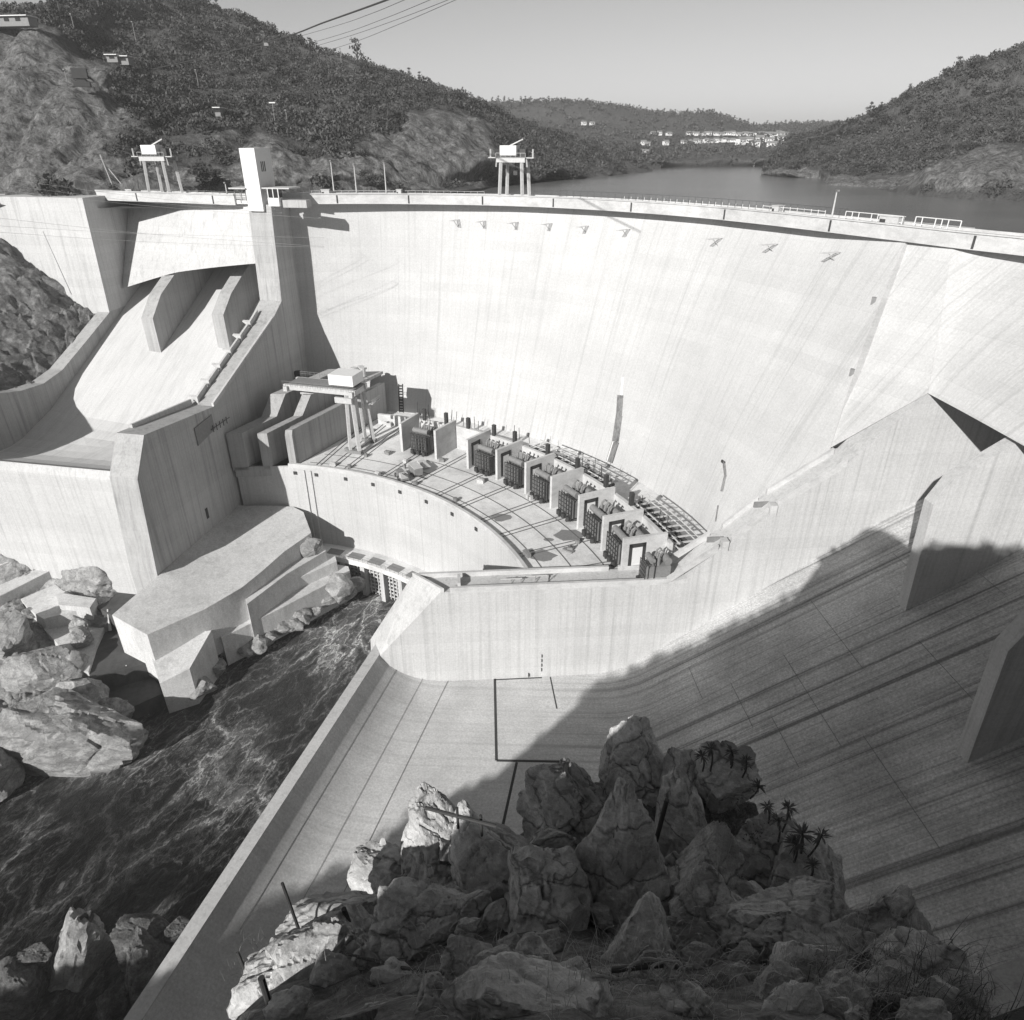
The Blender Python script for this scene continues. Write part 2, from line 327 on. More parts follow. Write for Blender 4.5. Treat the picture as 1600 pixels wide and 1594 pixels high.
def W(x, y, r=0.5): q = P(x, y, 20.5); return (0, 0, q[0], q[1], q[2])
rows_left = [
 [(-260, 330, 228, .5), (0, 322, 236, .5), (200, 312, 246, .5), (400, 306, 258, .5), (600, 300, 285, .5), (720, 297, 300, .5), W(790, 292), W(850, 282), W(950, 278), W(1033, 271.5)],
 [(-260, 285, 240, .8), (0, 285, 250, .8), (100, 285, 255, .8), (200, 285, 260, .7), (300, 283, 263, .5), (400, 284, 268, .6), (500, 278, 275, .6), (600, 278, 292, .7), (700, 268, 315, .8), (780, 262, 340, .7), (850, 268, 380, .3), (950, 268, 450, .3), (1033, 265, 540, .3)],
 [(-260, 225, 258, .9), (0, 225, 268, .85), (100, 228, 272, .8), (200, 230, 277, .35), (300, 235, 283, .3), (400, 232, 288, .6), (450, 230, 292, .75), (500, 235, 298, .3), (560, 228, 308, .45), (650, 222, 326, .75), (740, 230, 352, .75), (820, 240, 405, .2), (900, 250, 460, .2), (1033, 258, 560, .2)],
 [(-260, 150, 285, .7), (0, 150, 295, .7), (60, 145, 300, .6), (130, 142, 304, .75), (170, 150, 312, .6), (210, 165, 322, .1), (300, 170, 340, .0), (400, 180, 345, .0), (500, 188, 350, .0), (600, 186, 355, .2), (670, 188, 364, .7), (750, 200, 398, .7), (820, 216, 452, .1), (900, 236, 510, .1), (1033, 250, 600, .1)],
 [(-260, 108, 308, .7), (0, 104, 318, .75), (60, 108, 322, .7), (150, 118, 328, .7), (190, 120, 345, .3), (250, 105, 380, .0), (350, 102, 400, .0), (450, 112, 410, .0), (550, 132, 412, .0), (650, 155, 418, .0), (740, 178, 442, .25), (820, 206, 495, .0), (900, 226, 550, .0), (1033, 244, 640, .0)],
 [(-260, 62, 330, .6), (0, 52, 342, .6), (90, 55, 360, .4), (160, 60, 395, .1), (250, 40, 440, .0), (330, 35, 455, .0), (400, 58, 462, .0), (500, 95, 462, .0), (570, 112, 458, .0), (650, 130, 456, .0), (730, 162, 474, .0), (820, 200, 525, .0), (900, 222, 580, .0), (1033, 240, 670, .0)],
 [(-260, 20, 410, .1), (0, 22, 402, .1), (80, 10, 425, .0), (180, -18, 462, .0), (290, -2, 492, .0), (400, 44, 502, .0), (500, 84, 492, .0), (570, 104, 482, .0), (650, 124, 482, .0), (740, 160, 494, .0), (820, 197, 545, .0), (880, 215, 590, .0), (950, 228, 630, .0), (1033, 238, 690, .0)],
 [(-260, 60, 600, .0), (0, 60, 600, .0), (200, 40, 640, .0), (400, 90, 680, .0), (600, 150, 660, .0), (740, 190, 640, .0), (880, 230, 700, .0), (1033, 246, 760, .0)],
]
hl, co_l, rk_l = hill('hill', rows_left, 420, 210, 5.0, M['hill'], 3.1, 0.022)
rows_far = [
 [W(640, 262), W(900, 262), W(1000, 263.5), W(1060, 264), W(1150, 262.5), W(1260, 262), W(1400, 262)],
 [(640, 246, 620, .2), (900, 246, 620, .2), (1000, 252, 560, .3), (1060, 246, 580, .3), (1150, 240, 600, .3), (1200, 245, 600, .3), (1260, 244, 620, .2), (1400, 245, 620, .2)],
 [(640, 225, 720, .1), (900, 225, 720, .1), (1000, 232, 700, .1), (1060, 232, 700, .2), (1150, 230, 720, .2), (1260, 228, 740, .1), (1400, 228, 740, .1)],
 [(640, 195, 860, .1), (900, 195, 860, .1), (1000, 205, 840, .15), (1060, 208, 830, .2), (1150, 211, 830, .1), (1260, 209, 850, .1), (1400, 209, 850, .1)],
 [(640, 158, 1000, 0), (780, 160, 980, 0), (830, 158, 980, 0), (900, 162, 990, 0), (960, 166, 1000, 0), (1000, 174, 1010, 0), (1060, 180, 1010, 0), (1110, 178, 1010, 0), (1145, 189, 1010, 0), (1180, 197, 1060, 0), (1250, 195, 1110, 0), (1300, 193, 1160, 0), (1400, 184, 1200, 0)],
 [(640, 190, 1400, 0), (900, 190, 1400, 0), (1150, 205, 1500, 0), (1400, 200, 1600, 0)],
]
hf, co_f, rk_f = hill('distant_hill', rows_far, 160, 90, 4.0, M['hill'], 9.7, 0.014)
rows_right = [
 [W(1190, 274), W(1225, 279), W(1278, 282), W(1290, 292), W(1350, 296), W(1400, 306), W(1450, 313), W(1520, 318), W(1600, 322), W(1850, 345)],
 [(1190, 266, 460, .5), (1230, 269, 425, .6), (1280, 272, 415, .6), (1300, 284, 365, .6), (1350, 286, 348, .7), (1410, 292, 320, .9), (1450, 275, 302, .9), (1500, 268, 292, .9), (1600, 265, 282, .8), (1850, 280, 262, .7)],
 [(1195, 250, 478, .1), (1260, 247, 452, .1), (1300, 252, 422, .1), (1400, 250, 380, .1), (1500, 232, 352, .1), (1600, 205, 342, .1), (1850, 190, 325, .1)],
 [(1215, 232, 500, .0), (1280, 224, 472, .0), (1350, 216, 440, .0), (1420, 196, 412, .1), (1500, 168, 392, .05), (1600, 142, 382, .0), (1850, 90, 362, .0)],
 [(1240, 218, 525, .0), (1300, 206, 486, .0), (1350, 186, 462, .0), (1400, 158, 442, .0), (1440, 142, 432, .0), (1500, 112, 422, .0), (1550, 99, 417, .0), (1600, 78, 412, .0), (1700, 36, 402, .0), (1850, -16, 402, .0)],
 [(1300, 235, 700, .0), (1450, 190, 620, .0), (1600, 130, 600, .0), (1850, 60, 600, .0)],
]
hr, co_r, rk_r = hill('far_bank_hill', rows_right, 200, 110, 4.0, M['hill'], 5.3, 0.022)
scrub('hillside_scrub', co_l, rk_l, 8500, 0.7, 3.4, 44, 0.22, 'dark bushes covering the steep hill behind the spillway on the left', 185, 1)
scrub('hillside_scrub', co_l, rk_l, 620, 2.2, 5.2, 150, 0.15, 'larger round bushes dotted over the steep hill on the left', 185, 21, M['leafd'], .6)
scrub('hillside_scrub', co_l, rk_l, 420, 0.5, 1.6, 40, 0.24, 'small bushes and grass dotted over the bare cuts of the left hill', 150, 22, None, 1.3)
scrub('hillside_scrub', co_f, rk_f, 4200, 1.6, 5.2, 26, 0.28, 'grey woodland covering the distant hills beyond the reservoir', 80, 2)
scrub('hillside_scrub', co_r, rk_r, 5200, 0.7, 3.2, 42, 0.22, 'dark bushes covering the hill on the right bank of the reservoir', 92, 3)
scrub('hillside_scrub', co_r, rk_r, 420, 2.0, 4.6, 150, 0.15, 'larger round bushes dotted over the hill on the right bank', 92, 23, M['leafd'])

# ------------------------------------------------------------------ the big water sheets and the ground under everything
g = MB().poly([(-3000, -1500, -125), (3000, -1500, -125), (3000, 6000, -125), (-3000, 6000, -125)]).build('ground', M['soil'], fix=False); tag(g, kind='structure')
m, t, b = mat('reservoir_water'); b.inputs['Roughness'].default_value = 0.18; b.inputs['Specular IOR Level'].default_value = 0.5
t.links.new(ramp(t, noise_n(t, pos(t, (0.02, 0.05, 1)), 1.0, 4), [(0.3, 0.12), (0.7, 0.19)]), b.inputs['Base Color'])
bump(t, b, noise_n(t, pos(t, (0.5, 1.2, 1)), 1.0, 6, 0.7), 0.35, 0.3); M['lake'] = m
m, t, b = mat('river_water'); b.inputs['Roughness'].default_value = 0.3; b.inputs['Specular IOR Level'].default_value = 0.12
v0 = pos(t, (1.0, 0.5, 1), R_(22))
nz = N(t, 'ShaderNodeTexNoise', Scale=0.07, Detail=6, Roughness=0.65); t.links.new(v0, nz.inputs['Vector'])
wp = N(t, 'ShaderNodeMixRGB', blend_type='ADD', Fac=1.0); sc = N(t, 'ShaderNodeMixRGB', blend_type='MULTIPLY', Fac=1.0); sc.inputs[2].default_value = (16, 16, 16, 1)
t.links.new(nz.outputs['Color'], sc.inputs[1]); t.links.new(v0, wp.inputs[1]); t.links.new(sc.outputs[0], wp.inputs[2])
fo = None
for s_, wd, am in ((0.065, 0.022, 1.0), (0.15, 0.03, 0.6), (0.38, 0.05, 0.3)):
    vo = N(t, 'ShaderNodeTexVoronoi', feature='DISTANCE_TO_EDGE', Scale=s_); t.links.new(wp.outputs[0], vo.inputs['Vector'])
    ln = mul(t, ramp(t, vo.outputs['Distance'], [(0.0, 1), (wd, 0.25), (wd * 3.5, 0)]), am)
    fo = ln if fo is None else mul(t, fo, ln, 'MAXIMUM')
patch = ramp(t, noise_n(t, pos(t, (1, 1, 1)), 0.035, 5, 0.6, 0.5), [(0.38, 0.12), (0.62, 1.0)])
fine = ramp(t, noise_n(t, wp.outputs[0], 1.3, 7, 0.8), [(0.38, 0.0), (0.62, 1.0)])
haze = mul(t, ramp(t, noise_n(t, wp.outputs[0], 0.10, 8, 0.75), [(0.5, 0), (0.75, 0.14)]), patch)
sepx = t.nodes.new('ShaderNodeSeparateXYZ'); t.links.new(pos(t), sepx.inputs[0])       # the turbines' aerated tail water fades out downstream
aer = N(t, 'ShaderNodeMapRange'); aer.inputs[1].default_value = 75; aer.inputs[2].default_value = 150; aer.inputs[3].default_value = 0.0; aer.inputs[4].default_value = 1.0; t.links.new(sepx.outputs[1], aer.inputs[0])
fo = mul(t, mul(t, fo, fine), mul(t, patch, mul(t, mul(t, aer.outputs[0], 0.9), 0.28, 'ADD')))
tot = mul(t, fo, haze, 'ADD')
base = mul(t, mul(t, aer.outputs[0], 0.05), 0.001, 'ADD')
t.links.new(mul(t, mul(t, tot, 1.5), base, 'ADD'), b.inputs['Base Color'])
bump(t, b, mul(t, noise_n(t, wp.outputs[0], 0.35, 7, 0.7), fo, 'ADD'), 0.8, 0.8); M['river'] = m
q = MB().poly([(-700, 215, -19.5), (900, 100, -19.5), (2500, 1200, -19.5), (0, 2500, -19.5), (-900, 1200, -19.5)])
# reservoir: everything upstream of the dam line
q = MB().poly([(-63, 236, -19.5), (-19, 233, -19.5), (20, 220, -19.5), (50, 195, -19.5), (78, 160, -19.5), (92, 135, -19.5), (110, 100, -19.5), (800, 60, -19.5), (1500, 900, -19.5), (600, 1500, -19.5), (-300, 1200, -19.5), (-300, 238, -19.5)])
tag(q.build('reservoir', M['lake'], fix=False), kind='structure')
q = MB().poly([(-260, -120, -116), (30, -120, -116), (5, 118, -116), (0, 178, -116), (-75, 190, -116), (-260, 120, -116)])
tag(q.build('river', M['river'], fix=False), kind='structure')

# ------------------------------------------------------------------ left spillway (u upstream, s across to the right, z up)
C0 = np.array([-78.5, 175.5]); FL = azv(11); RL = np.array([FL[1], -FL[0]])
def L(u, s, z): q = C0 + FL * u + RL * s; return np.array([q[0], q[1], z])
def slab(prof, s0, s1, fn): return MB().prism([fn(u, s0, z) for u, z in prof], off=np.array(fn(0, s1, 0)) - np.array(fn(0, s0, 0)))
sp = thing('spillway', 'sunlit concrete ski jump spillway with two dark sided piers left of the white tower', 'spillway', L(0, -30, -112), world=True)
def bedL(u, s):
    c = -0.09 * (s + 40)
    if u > 9: z = -57.6 + 0.52 * (u - 40) - c * -1
    else:
        z0 = -57.6 + 0.52 * (9 - 40) - c * -1; k = [(9, z0), (3, z0 - 2.0), (-5, -76.4), (-13, -76.2), (-21, -73.9), (-28, -70.4), (-33, -67.4)]
        z = float(np.interp(-u, [-a for a, _ in k], [b for _, b in k]))
    return z
us = list(np.linspace(76, 9, 8)) + [5, 1, -3, -7, -11, -15, -19, -23, -26, -29, -31, -33]; ss = np.linspace(-63, -6, 14)
top = [[L(u, s, bedL(u, s)) for s in ss] for u in us]
mb = MB().loft(top); lipf = [[L(-33, s, bedL(-33, s)) for s in ss], [L(-33.6, s, -69.5) for s in ss], [L(-33.2, s, -82) for s in ss], [L(-33, s, -118) for s in ss]]
mb.build('chute_floor', M['chute_left'], sp, fix=False)
mb = MB().loft(lipf); mb.build('flip_lip_face', M['spill'], sp, fix=False)
pr = [(82, -17.2), (44.7, -17.2), (42.5, -44), (35, -48.3), (-0.8, -62.6), (-28.4, -59.8), (-34, -68.3), (-36.2, -92.5), (-36.2, -118), (82, -118)]
slab(pr, -7.2, 0, L).build('training_wall', M['wall'], sp)
pr = [(70, -49), (43.6, -50), (30, -56.4), (18, -61.9), (10, -63.6), (2, -63.2), (-8, -61.0), (-20, -57.5), (-45, -50), (-45, -118), (70, -118)]
slab(pr, -66.5, -62, L).build('training_wall', M['wall'], sp)
pr = [(84, -16.2), (44.7, -16.2), (43.2, -50.2), (43.2, -75), (84, -75)]
slab(pr, -140, -62.02, L).build('abutment_block', M['spill'], sp)
MB().bar(L(44.5, -79, -26), L(43.6, -74.5, -45), .5, .4).build('downpipe', M['mid'], sp)
# breast wall under the bridge: leaning ruled face with arched lower edge
tr = np.linspace(0, 1, 17); rows = []
topf = [L(*lerp((66.0, -61.9, -16.6), (47.6, -7.2, -16.6), k)) for k in tr]
botf = [L(51.5 + (44.9 - 51.5) * k, -61.9 + 54.7 * k, np.interp(k, [0, 0.42, 1], [-44.2, -38.6, -33.6]) + 0.7 * math.sin(math.pi * k)) for k in tr]
thick = np.array([*(FL * 3.2), 0.8])
MB().sweep([[a, b_, b_ + thick, a + thick] for a, b_ in zip(topf, botf)]).build('breast_wall', M['spill'], sp)
for s0, u0 in ((-44.2, 35.4), (-23.2, 40.6)):
    pr = [(u0, bedL(u0, s0) - 3), (u0 - 0.3, bedL(u0, s0 + 4)), (u0 - 0.4, bedL(u0, s0) + 10.2), (u0 + 6, -43.3), (u0 + 15, -38.6), (u0 + 21, -36), (u0 + 38, -35), (u0 + 38, -66)]
    slab(pr, s0, s0 + 4, L).build('pier', M['wall'], sp)
MB().prism([L(76, -63, -44), L(76, -6, -44), L(76, -6, -30), L(76, -63, -30)], off=[*(FL * 2), 0]).build('gate', M['dark'], sp)
# notched curb along the wall top, with little buttresses
def wt(u): return float(np.interp(u, [-28.4, -0.8, 35, 42.5], [-59.8, -62.6, -48.3, -44]))
for k in range(6):
    u1 = 37 - k * 6.3; u0 = u1 - 4.6
    MB().prism([L(u1, -5.9, wt(u1) + 1.5), L(u0, -5.9, wt(u0) + 1.5), L(u0, -5.3, wt(u0) + 1.5), L(u1, -5.3, wt(u1) + 1.5)], dz=1.9).build('curb', M['spill'], sp)
    a = u0 - 0.4
    MB().prism([L(a, -7.6, wt(a) + 1.8), L(a, -5.0, wt(a) + 1.8), L(a, -5.0, wt(a) - 0.2)], off=[*(FL * -0.7), -0.3]).build('buttress', M['spill'], sp)
MB().prism([L(36, -0.6, wt(35) + 0.9), L(-1, -0.6, wt(-1) + 0.9), L(-1, 0, wt(-1) + 0.9), L(36, 0, wt(35) + 0.9)], dz=1.2).build('curb', M['spill'], sp)
MB().prism([L(-1, -6.9, wt(-1) + 1.6), L(-24, -6.9, wt(-24) + 0.9), L(-24, -6.3, wt(-24) + 0.9), L(-1, -6.3, wt(-1) + 1.6)], dz=1.8).build('curb', M['spill'], sp)
q = L(-6, 0.02, -67); MB().prism([L(-11, .03, -64.9), L(-3, .03, -64.1), L(-3, .03, -68.2), L(-11, .03, -69.6)], off=[*(RL * .25), 0]).build('recess_panel', M['mid'], sp)
q = MB(); [q.bar(L(-4 + k * 1.6, .5, -68.6), L(-4 + k * 1.6, .5, -66.7), .16) for k in range(5)]; q.bar(L(-5, .5, -67.6), L(4, .5, -67.4), .14); q.build('railing', M['dark'], sp)
MB().prism([L(-14, .03, -86.5), L(-13, .03, -86.5), L(-13, .03, -89.5), L(-14, .03, -89.5)], off=[*(RL * .06), 0]).build('drain_outlet', M['joint'], sp)
MB().box(L(44, 0.2, -68.5), (3.0, 1.2, 4.2), -11).build('doorway', M['joint'], sp)

# ------------------------------------------------------------------ the arch dam
OC = np.array([-73.2, 96.7])
def ring(R, a, z): q = OC + azv(a) * R; return np.array([q[0], q[1], z])
crest = [L(56, -66, 0)[:2], L(54.5, -62, 0)[:2], L(50.2, -34, 0)[:2], L(46.2, -8, 0)[:2], (-61, 226.6), (-40, 227.5), (-19, 225), (0, 220), (18, 211), (34, 199), (47, 186), (58, 171), (67, 156), (74, 144), (80, 133), (86, 124), (93, 110), (99, 96), (104, 80)]
cc = catmull(crest, 180)
tan = np.gradient(cc, axis=0); tan /= np.linalg.norm(tan, axis=1)[:, None]; nrm = np.stack([-tan[:, 1], tan[:, 0]], 1)      # points upstream
dam = thing('arch_dam', 'tall white concave concrete arch dam with a road along its crest', 'dam', (0, 205, -112), world=True)
i0 = int(np.argmin(np.hypot(cc[:, 0] + 66, cc[:, 1] - 226))); i1 = int(np.argmin(np.hypot(cc[:, 0] - 75, cc[:, 1] - 142.5)))
topc = catmull([cc[int(k)] + nrm[int(k)] * (5.0 if j < 11 else (4.6, 3.0, 1.2)[j - 11]) for j, k in enumerate(np.linspace(i0, i1, 14))], 120)
foot = catmull([ring(r_, a, -81.3) for a, r_ in ((0.5, 128.5), (8, 128.5), (15.5, 128.5), (23, 128.5), (30.5, 128.5), (38, 128.5), (45.5, 128.5), (53, 128.3), (60, 127.5), (66.5, 126.2))] + [np.array([45.3, 135.0, -81.0]), np.array([49.0, 129.5, -76]), np.array([55.5, 126.8, -65]), np.array([62.3, 125.6, -54])], 120)
secs = []
for a, b_ in zip(topc, foot):
    a3 = np.array([a[0], a[1], -16.5]); sec = [a3]
    for k in (0.25, 0.5, 0.75):
        p = lerp(a3, b_, k); n2 = np.array([a[0] - OC[0], a[1] - OC[1]]); n2 /= np.linalg.norm(n2); p[:2] += n2 * 2.0 * math.sin(math.pi * k) * float(np.interp(a[0], [-70, 0, 75], [.7, .4, -.5])); sec.append(p)
    n3 = np.array([*(n2 * 9), 0]); secs.append(sec + [b_, b_ + np.array([0, 0, -34]), b_ + np.array([0, 0, -34]) + n3 * 3, a3 + n3])
MB().sweep(secs).build('dam_wall', M['dam'], dam, smooth=True)
def along(k0, k1, prof):            # prof: (offset upstream, z)
    return [[np.array([*(cc[k] + nrm[k] * o), z]) for o, z in prof] for k in range(k0, k1)]
kT = int(np.argmin(np.hypot(*(cc - np.array(L(46, -8, 0)[:2])).T)))
MB().sweep(along(1, 180, [(0.5, -16.3), (0.5, -17.3), (9.5, -17.3), (9.5, -16.3)])).build('crest_road', M['deck'], dam)
kk = [(2, kT - 1), (kT + 9, 180)]
for a, b_ in kk:
    MB().sweep(along(a, b_, [(-0.1, -14.95), (-0.1, -17.6), (0.45, -17.6), (0.45, -14.95)])).build('parapet', M['parapet'], dam)
    MB().sweep(along(a, b_, [(-0.35, -14.7), (-0.35, -14.95), (0.55, -14.95), (0.55, -14.7)])).build('coping', M['parapet'], dam)
MB().sweep(along(2, 180, [(9.2, -15.1), (9.2, -16.4), (9.6, -16.4), (9.6, -15.1)])).build('parapet', M['parapet'], dam)
for px in (222, 334, 525, 640, 751, 868, 990, 1134, 1300, 1530):
    q = ray(px, 340)[:2]; q = q / q[1]; d = [abs(cc[k][0] / cc[k][1] - q[0]) for k in range(180)]; k = int(np.argmin(d)); k = min(k, 178)
    if k in range(kT - 1, kT + 9): continue
    MB().box((*(cc[k] - nrm[k] * .12), -16.3), (.4, .2, 2.2), math.degrees(math.atan2(nrm[k][0], nrm[k][1]))).build('expansion_joint', M['joint'], dam)
BV = None
def dam_at(px, py):                 # where the sight line meets the dam's face
    v = ray(px, py); v = Vector(v).normalized(); best = None
    from mathutils.geometry import intersect_ray_tri
    for i in range(len(secs) - 1):
        for k in range(4):
            a, b_, c, d = secs[i][k], secs[i][k + 1], secs[i + 1][k + 1], secs[i + 1][k]
            for tri in ((a, b_, c), (a, c, d)):
                h = intersect_ray_tri(Vector(tri[0]), Vector(tri[1]), Vector(tri[2]), v, Vector((0, 0, 0)), True)
                if h is not None and (best is None or h.length < best.length): best = h
    return best
for i, (px, py) in enumerate([(716, 343), (757, 345), (808, 347), (861, 349), (918, 353), (983, 358), (1127, 372), (1214, 381), (1312, 394)]):
    h = dam_at(px, py)
    if h is None: continue
    n2 = Vector((OC[0] - h.x, OC[1] - h.y, 0)).normalized(); t2 = Vector((n2.y, -n2.x, 0)); q = MB(); Lb = 5.2
    for s_ in (-.45, .45): q.bar(h + t2 * s_ - n2 * .4, h + t2 * s_ + n2 * Lb, .09)
    for k in range(8): q.bar(h - t2 * .45 + n2 * (Lb * (k + .5) / 8), h + t2 * .45 + n2 * (Lb * (k + .5) / 8), .16, .07)
    q.bar(h + Vector((0, 0, -2.6)) - n2 * .3, h + n2 * (Lb * .6), .12); q.build('pendulum_bracket', M['light'], dam)
def strip(pts, wd, name, m, thick=.35):       # a pipe chase or rail fixed on the face
    q = MB(); hs = [dam_at(*p) for p in pts]; hs = [h for h in hs if h is not None]
    for a, b_ in zip(hs[:-1], hs[1:]): q.bar(a, b_, wd, thick)
    return q.build(name, m, dam)
M['stain'] = concrete('stained_concrete', 0.24, 0.6, (0.8, 0.8, 0.04), 0.2, 2.5, 0.0)
strip([(971, 618), (969, 650), (963, 690), (953, 722), (947, 736)], 2.3, 'pipe_chase', M['stain'], .9)
strip([(968, 620), (966, 650), (960, 690), (950, 722)], .3, 'drain_pipe', M['white'], 1.3)
strip([(973, 590), (972, 605), (971, 620)], .5, 'drain_pipe', M['white'], .6)
strip([(1132, 722), (1134, 742), (1128, 768)], .7, 'cable_duct', M['stain'], .5)
strip([(1128, 720), (1133, 724)], .5, 'cable_duct', M['dark'], .6)
strip([(1122, 790), (1118, 815)], .35, 'cable_duct', M['stain'], .5)
for px in (622.5, 628.5): strip([(px, 600), (px + 1.5, 645)], .12, 'ladder_rail', M['dark'], .6)
for k in range(10): strip([(622.5 + k * .15, 603 + k * 4.4), (628.5 + k * .15, 603.5 + k * 4.4)], .1, 'ladder_rung', M['dark'], .6)
h = dam_at(554, 582); MB().box(h, (1.2, .8, 1.0), 10).build('lamp_bracket', M['dark'], dam)
for px, py in ((1365, 470), (883 * .375 + 1000, 582)):
    h = dam_at(px, py)
    if h is not None: MB().box(h, (.8, .8, 1.4), 30).build('inspection_hatch', M['mid'], dam)

# ------------------------------------------------------------------ control tower on the spillway block
tw = thing('control_tower', 'tall blank white concrete tower with three dark slots on its shaded side', 'tower', L(44.4, -4.5, -19.5), world=True)
MB().prism([L(43.6, -6.6, -2.6), L(43.6, -1.95, -2.6), L(52.5, -1.95, -2.6), L(52.5, -6.6, -2.6)], dz=16.3).build('shaft', M['white'], tw)
for k in range(3): MB().prism([L(46.0 + k * .95, -1.92, -6.0), L(46.5 + k * .95, -1.92, -6.0), L(46.5 + k * .95, -1.92, -8.6), L(46.0 + k * .95, -1.92, -8.6)], off=[*(RL * -.3), 0]).build('slot_window', M['joint'], tw)
MB().box(L(46.5, -9, -12.9), (5.2, 7, .35), 11).build('canopy', M['light'], tw)
MB().box(L(47.5, 2.5, -12.8), (8.5, 7, .35), 11).build('canopy', M['light'], tw)
MB().box(L(45.0, 1.5, -16.4), (3.4, 2.4, 2.2), 11).build('cabin', M['white'], tw)
MB().box(L(45.2, 1.6, -14.1), (3.1, 2.3, 2.2), 11).build('cabin_window', M['glass'], tw)
for s_ in (0.0, 1.6, 3.2): MB().box(L(44.0, s_, -14.1), (.22, .22, 2.5), 11).build('mullion', M['white'], tw)
MB().box(L(46.5, 7.0, -16.9), (8, 3.0, 2.0), 11).build('balcony', M['wall'], tw)
for s_ in (-11, -9, -7.6): MB().box(L(45, s_, -14.6), (.2, .2, 3.2), 11).build('post', M['mid'], tw)

# ------------------------------------------------------------------ right spillway (mirror of the left one)
O2 = P(840, 914, 79)[:2]; F2 = azv(86); R2 = np.array([F2[1], -F2[0]])
def T(u, s, z): q = O2 + F2 * u + R2 * s; return np.array([q[0], q[1], z])
sr = thing('spillway', 'broad concrete chute with dark water streaks falling from the right, half in shade', 'spillway', T(30, 30, -116), world=True)
def bedR(u):
    if u > 21: return .708 * u - 115.55
    if u > 12: return -103 + (.708 * 21 - 115.55 + 103) * ((u - 12) / 9) ** 2
    return -103.0
LD = -azv(14.5); LP = np.array([-27.8, 116.6])
sl = np.linspace(0, 1, 25); lip = [LP + LD * (-0.3 + 112 * k) for k in sl]
def lips(off, z):
    out = []
    for q in lip:
        u, s = (q - O2) @ F2, (q - O2) @ R2; out.append((u + off, s, z))
    return out
prof_b = [(0.9, -95.0), (2.2, -97.1), (4.2, -99.2), (6.8, -100.95), (9.6, -102.1), (12.2, -102.7), (15, -102.97), (19, -103)]
rows = [[T(*p) for p in lips(float(o), float(z))] for o, z in catmull(prof_b, 30)]
spn = [p[1] for p in lips(0, 0)]
ue = max(p[0] for p in lips(19, 0)) 
for u in (12, 15, 18, 21, 24, 40, 60, 80, 105): rows.append([T(max(u, lips(19, 0)[k][0] + .2 + .01 * u), spn[k], bedR(max(u, lips(19, 0)[k][0]))) for k in range(25)])
MB().loft(rows).build('chute_floor', M['chute'], sr, smooth=True, fix=False)
cap = [[np.array([*(q + np.array([-1.15, .3])), -94.95]), np.array([*(q + np.array([.95, -.2])), -94.95]), np.array([*(q + np.array([.95, -.2])), -97.2]), np.array([*(q + np.array([-1.15, .3])), -122])] for q in lip]
MB().sweep(cap).build('flip_lip', M['spill'], sr)
# joints cut in the chute floor
def groove(pts, wd, name='slab_joint', m=None, lift=.004):
    q = MB(); pts = [np.array(p, float) for p in pts]
    for a, b_ in zip(pts[:-1], pts[1:]):
        d = b_ - a; n2 = np.array([-d[1], d[0], 0]); n2 = n2 / np.linalg.norm(n2) * wd / 2; up = np.array([0, 0, lift])
        q.poly([a - n2 + up, b_ - n2 + up, b_ + n2 + up, a + n2 + up])
    return q.build(name, m or M['joint'], sr, fix=False)
groove([(-3.7, 115.0, -103), (-2.9, 92.6, -103), (9.8, 92.3, -103)], .55); groove([(-3.7, 114.6, -103), (6.5, 115.3, -103)], .35)
groove([(8.3, 115.5, -103), (9.2, 106, -103)], .3); groove([(0.9, 92.2, -103), (-2.4, 74, -103)], .5)
def bedrow(o, z): return [T(*p) for p in lips(o, z)]
for o, z, wd in ((4.2, -99.12, .09), (9.6, -102.0, .08), (15, -102.9, .12)): groove(bedrow(o, z)[:14], wd, m=M['seam'], lift=.02)
for s in (9, 18, 29, 40):
    n_ = [T(u, s + (.6 if k % 2 else 0), bedR(u)) for k, u in enumerate(np.linspace(22, 92, 2))]; groove(n_, .07, m=M['seam'], lift=.03)
for u, s0, s1 in ((30, 9, 18), (52, 9, 29), (44, 18, 40), (60, 29, 44), (38, 29, 40), (66, 9, 18), (47, 40, 60), (35, 18, 29), (72, 18, 29)): groove([T(u, s0, bedR(u)), T(u, s1, bedR(u))], .10, m=M['seam'], lift=.03)
# training wall shared with the power station, its stair channel climbing to the right
tl = [(26, -79.9), (30.5, -78.8), (36.2, -72.2), (38.2, -71), (45, -64.3), (46.2, -63.2), (58.3, -54.6), (70.2, -40.9), (99, -41.5)]
p0 = [(-19.5, -79.9)] + tl + [(99, -118), (-33.6, -118), (-33.0, -95.6)]
p6 = [(-25.5, -79.9)] + tl + [(99, -118), (-36.6, -118), (-35.4, -95.6)]
q = MB(); a = [T(u, 0, z) for u, z in p0]; b_ = [T(u, -6, z) for u, z in p6]; n = len(a)
q.add(a + b_, [tuple(range(n)), tuple(range(2 * n - 1, n - 1, -1))] + [(i, i + n, (i + 1) % n + n, (i + 1) % n) for i in range(n)]); q.build('training_wall', M['spill'], sr)
def para(u0, u1, s0, s1, h, z0=None, z1=None):
    za = np.interp(u0, *zip(*([(-30, -79.9)] + tl))) if z0 is None else z0; zb = np.interp(u1, *zip(*([(-30, -79.9)] + tl))) if z1 is None else z1
    MB().prism([T(u0, s0, za + h), T(u1, s0, zb + h), T(u1, s1, zb + h), T(u0, s1, za + h)], dz=h + .3).build('parapet', M['parapet'], sr)
para(-17.5, 26.4, -.62, .05, 1.0); para(-24.0, 15.5, -6.05, -5.4, 1.0); para(17.5, 25.4, -6.05, -5.4, 1.0)
MB().prism([T(-19.4, .04, -78.9), T(-25.3, -6.04, -78.9), T(-24.6, -6.04, -78.9), T(-18.7, .04, -78.9)], dz=1.4).build('parapet', M['parapet'], sr)
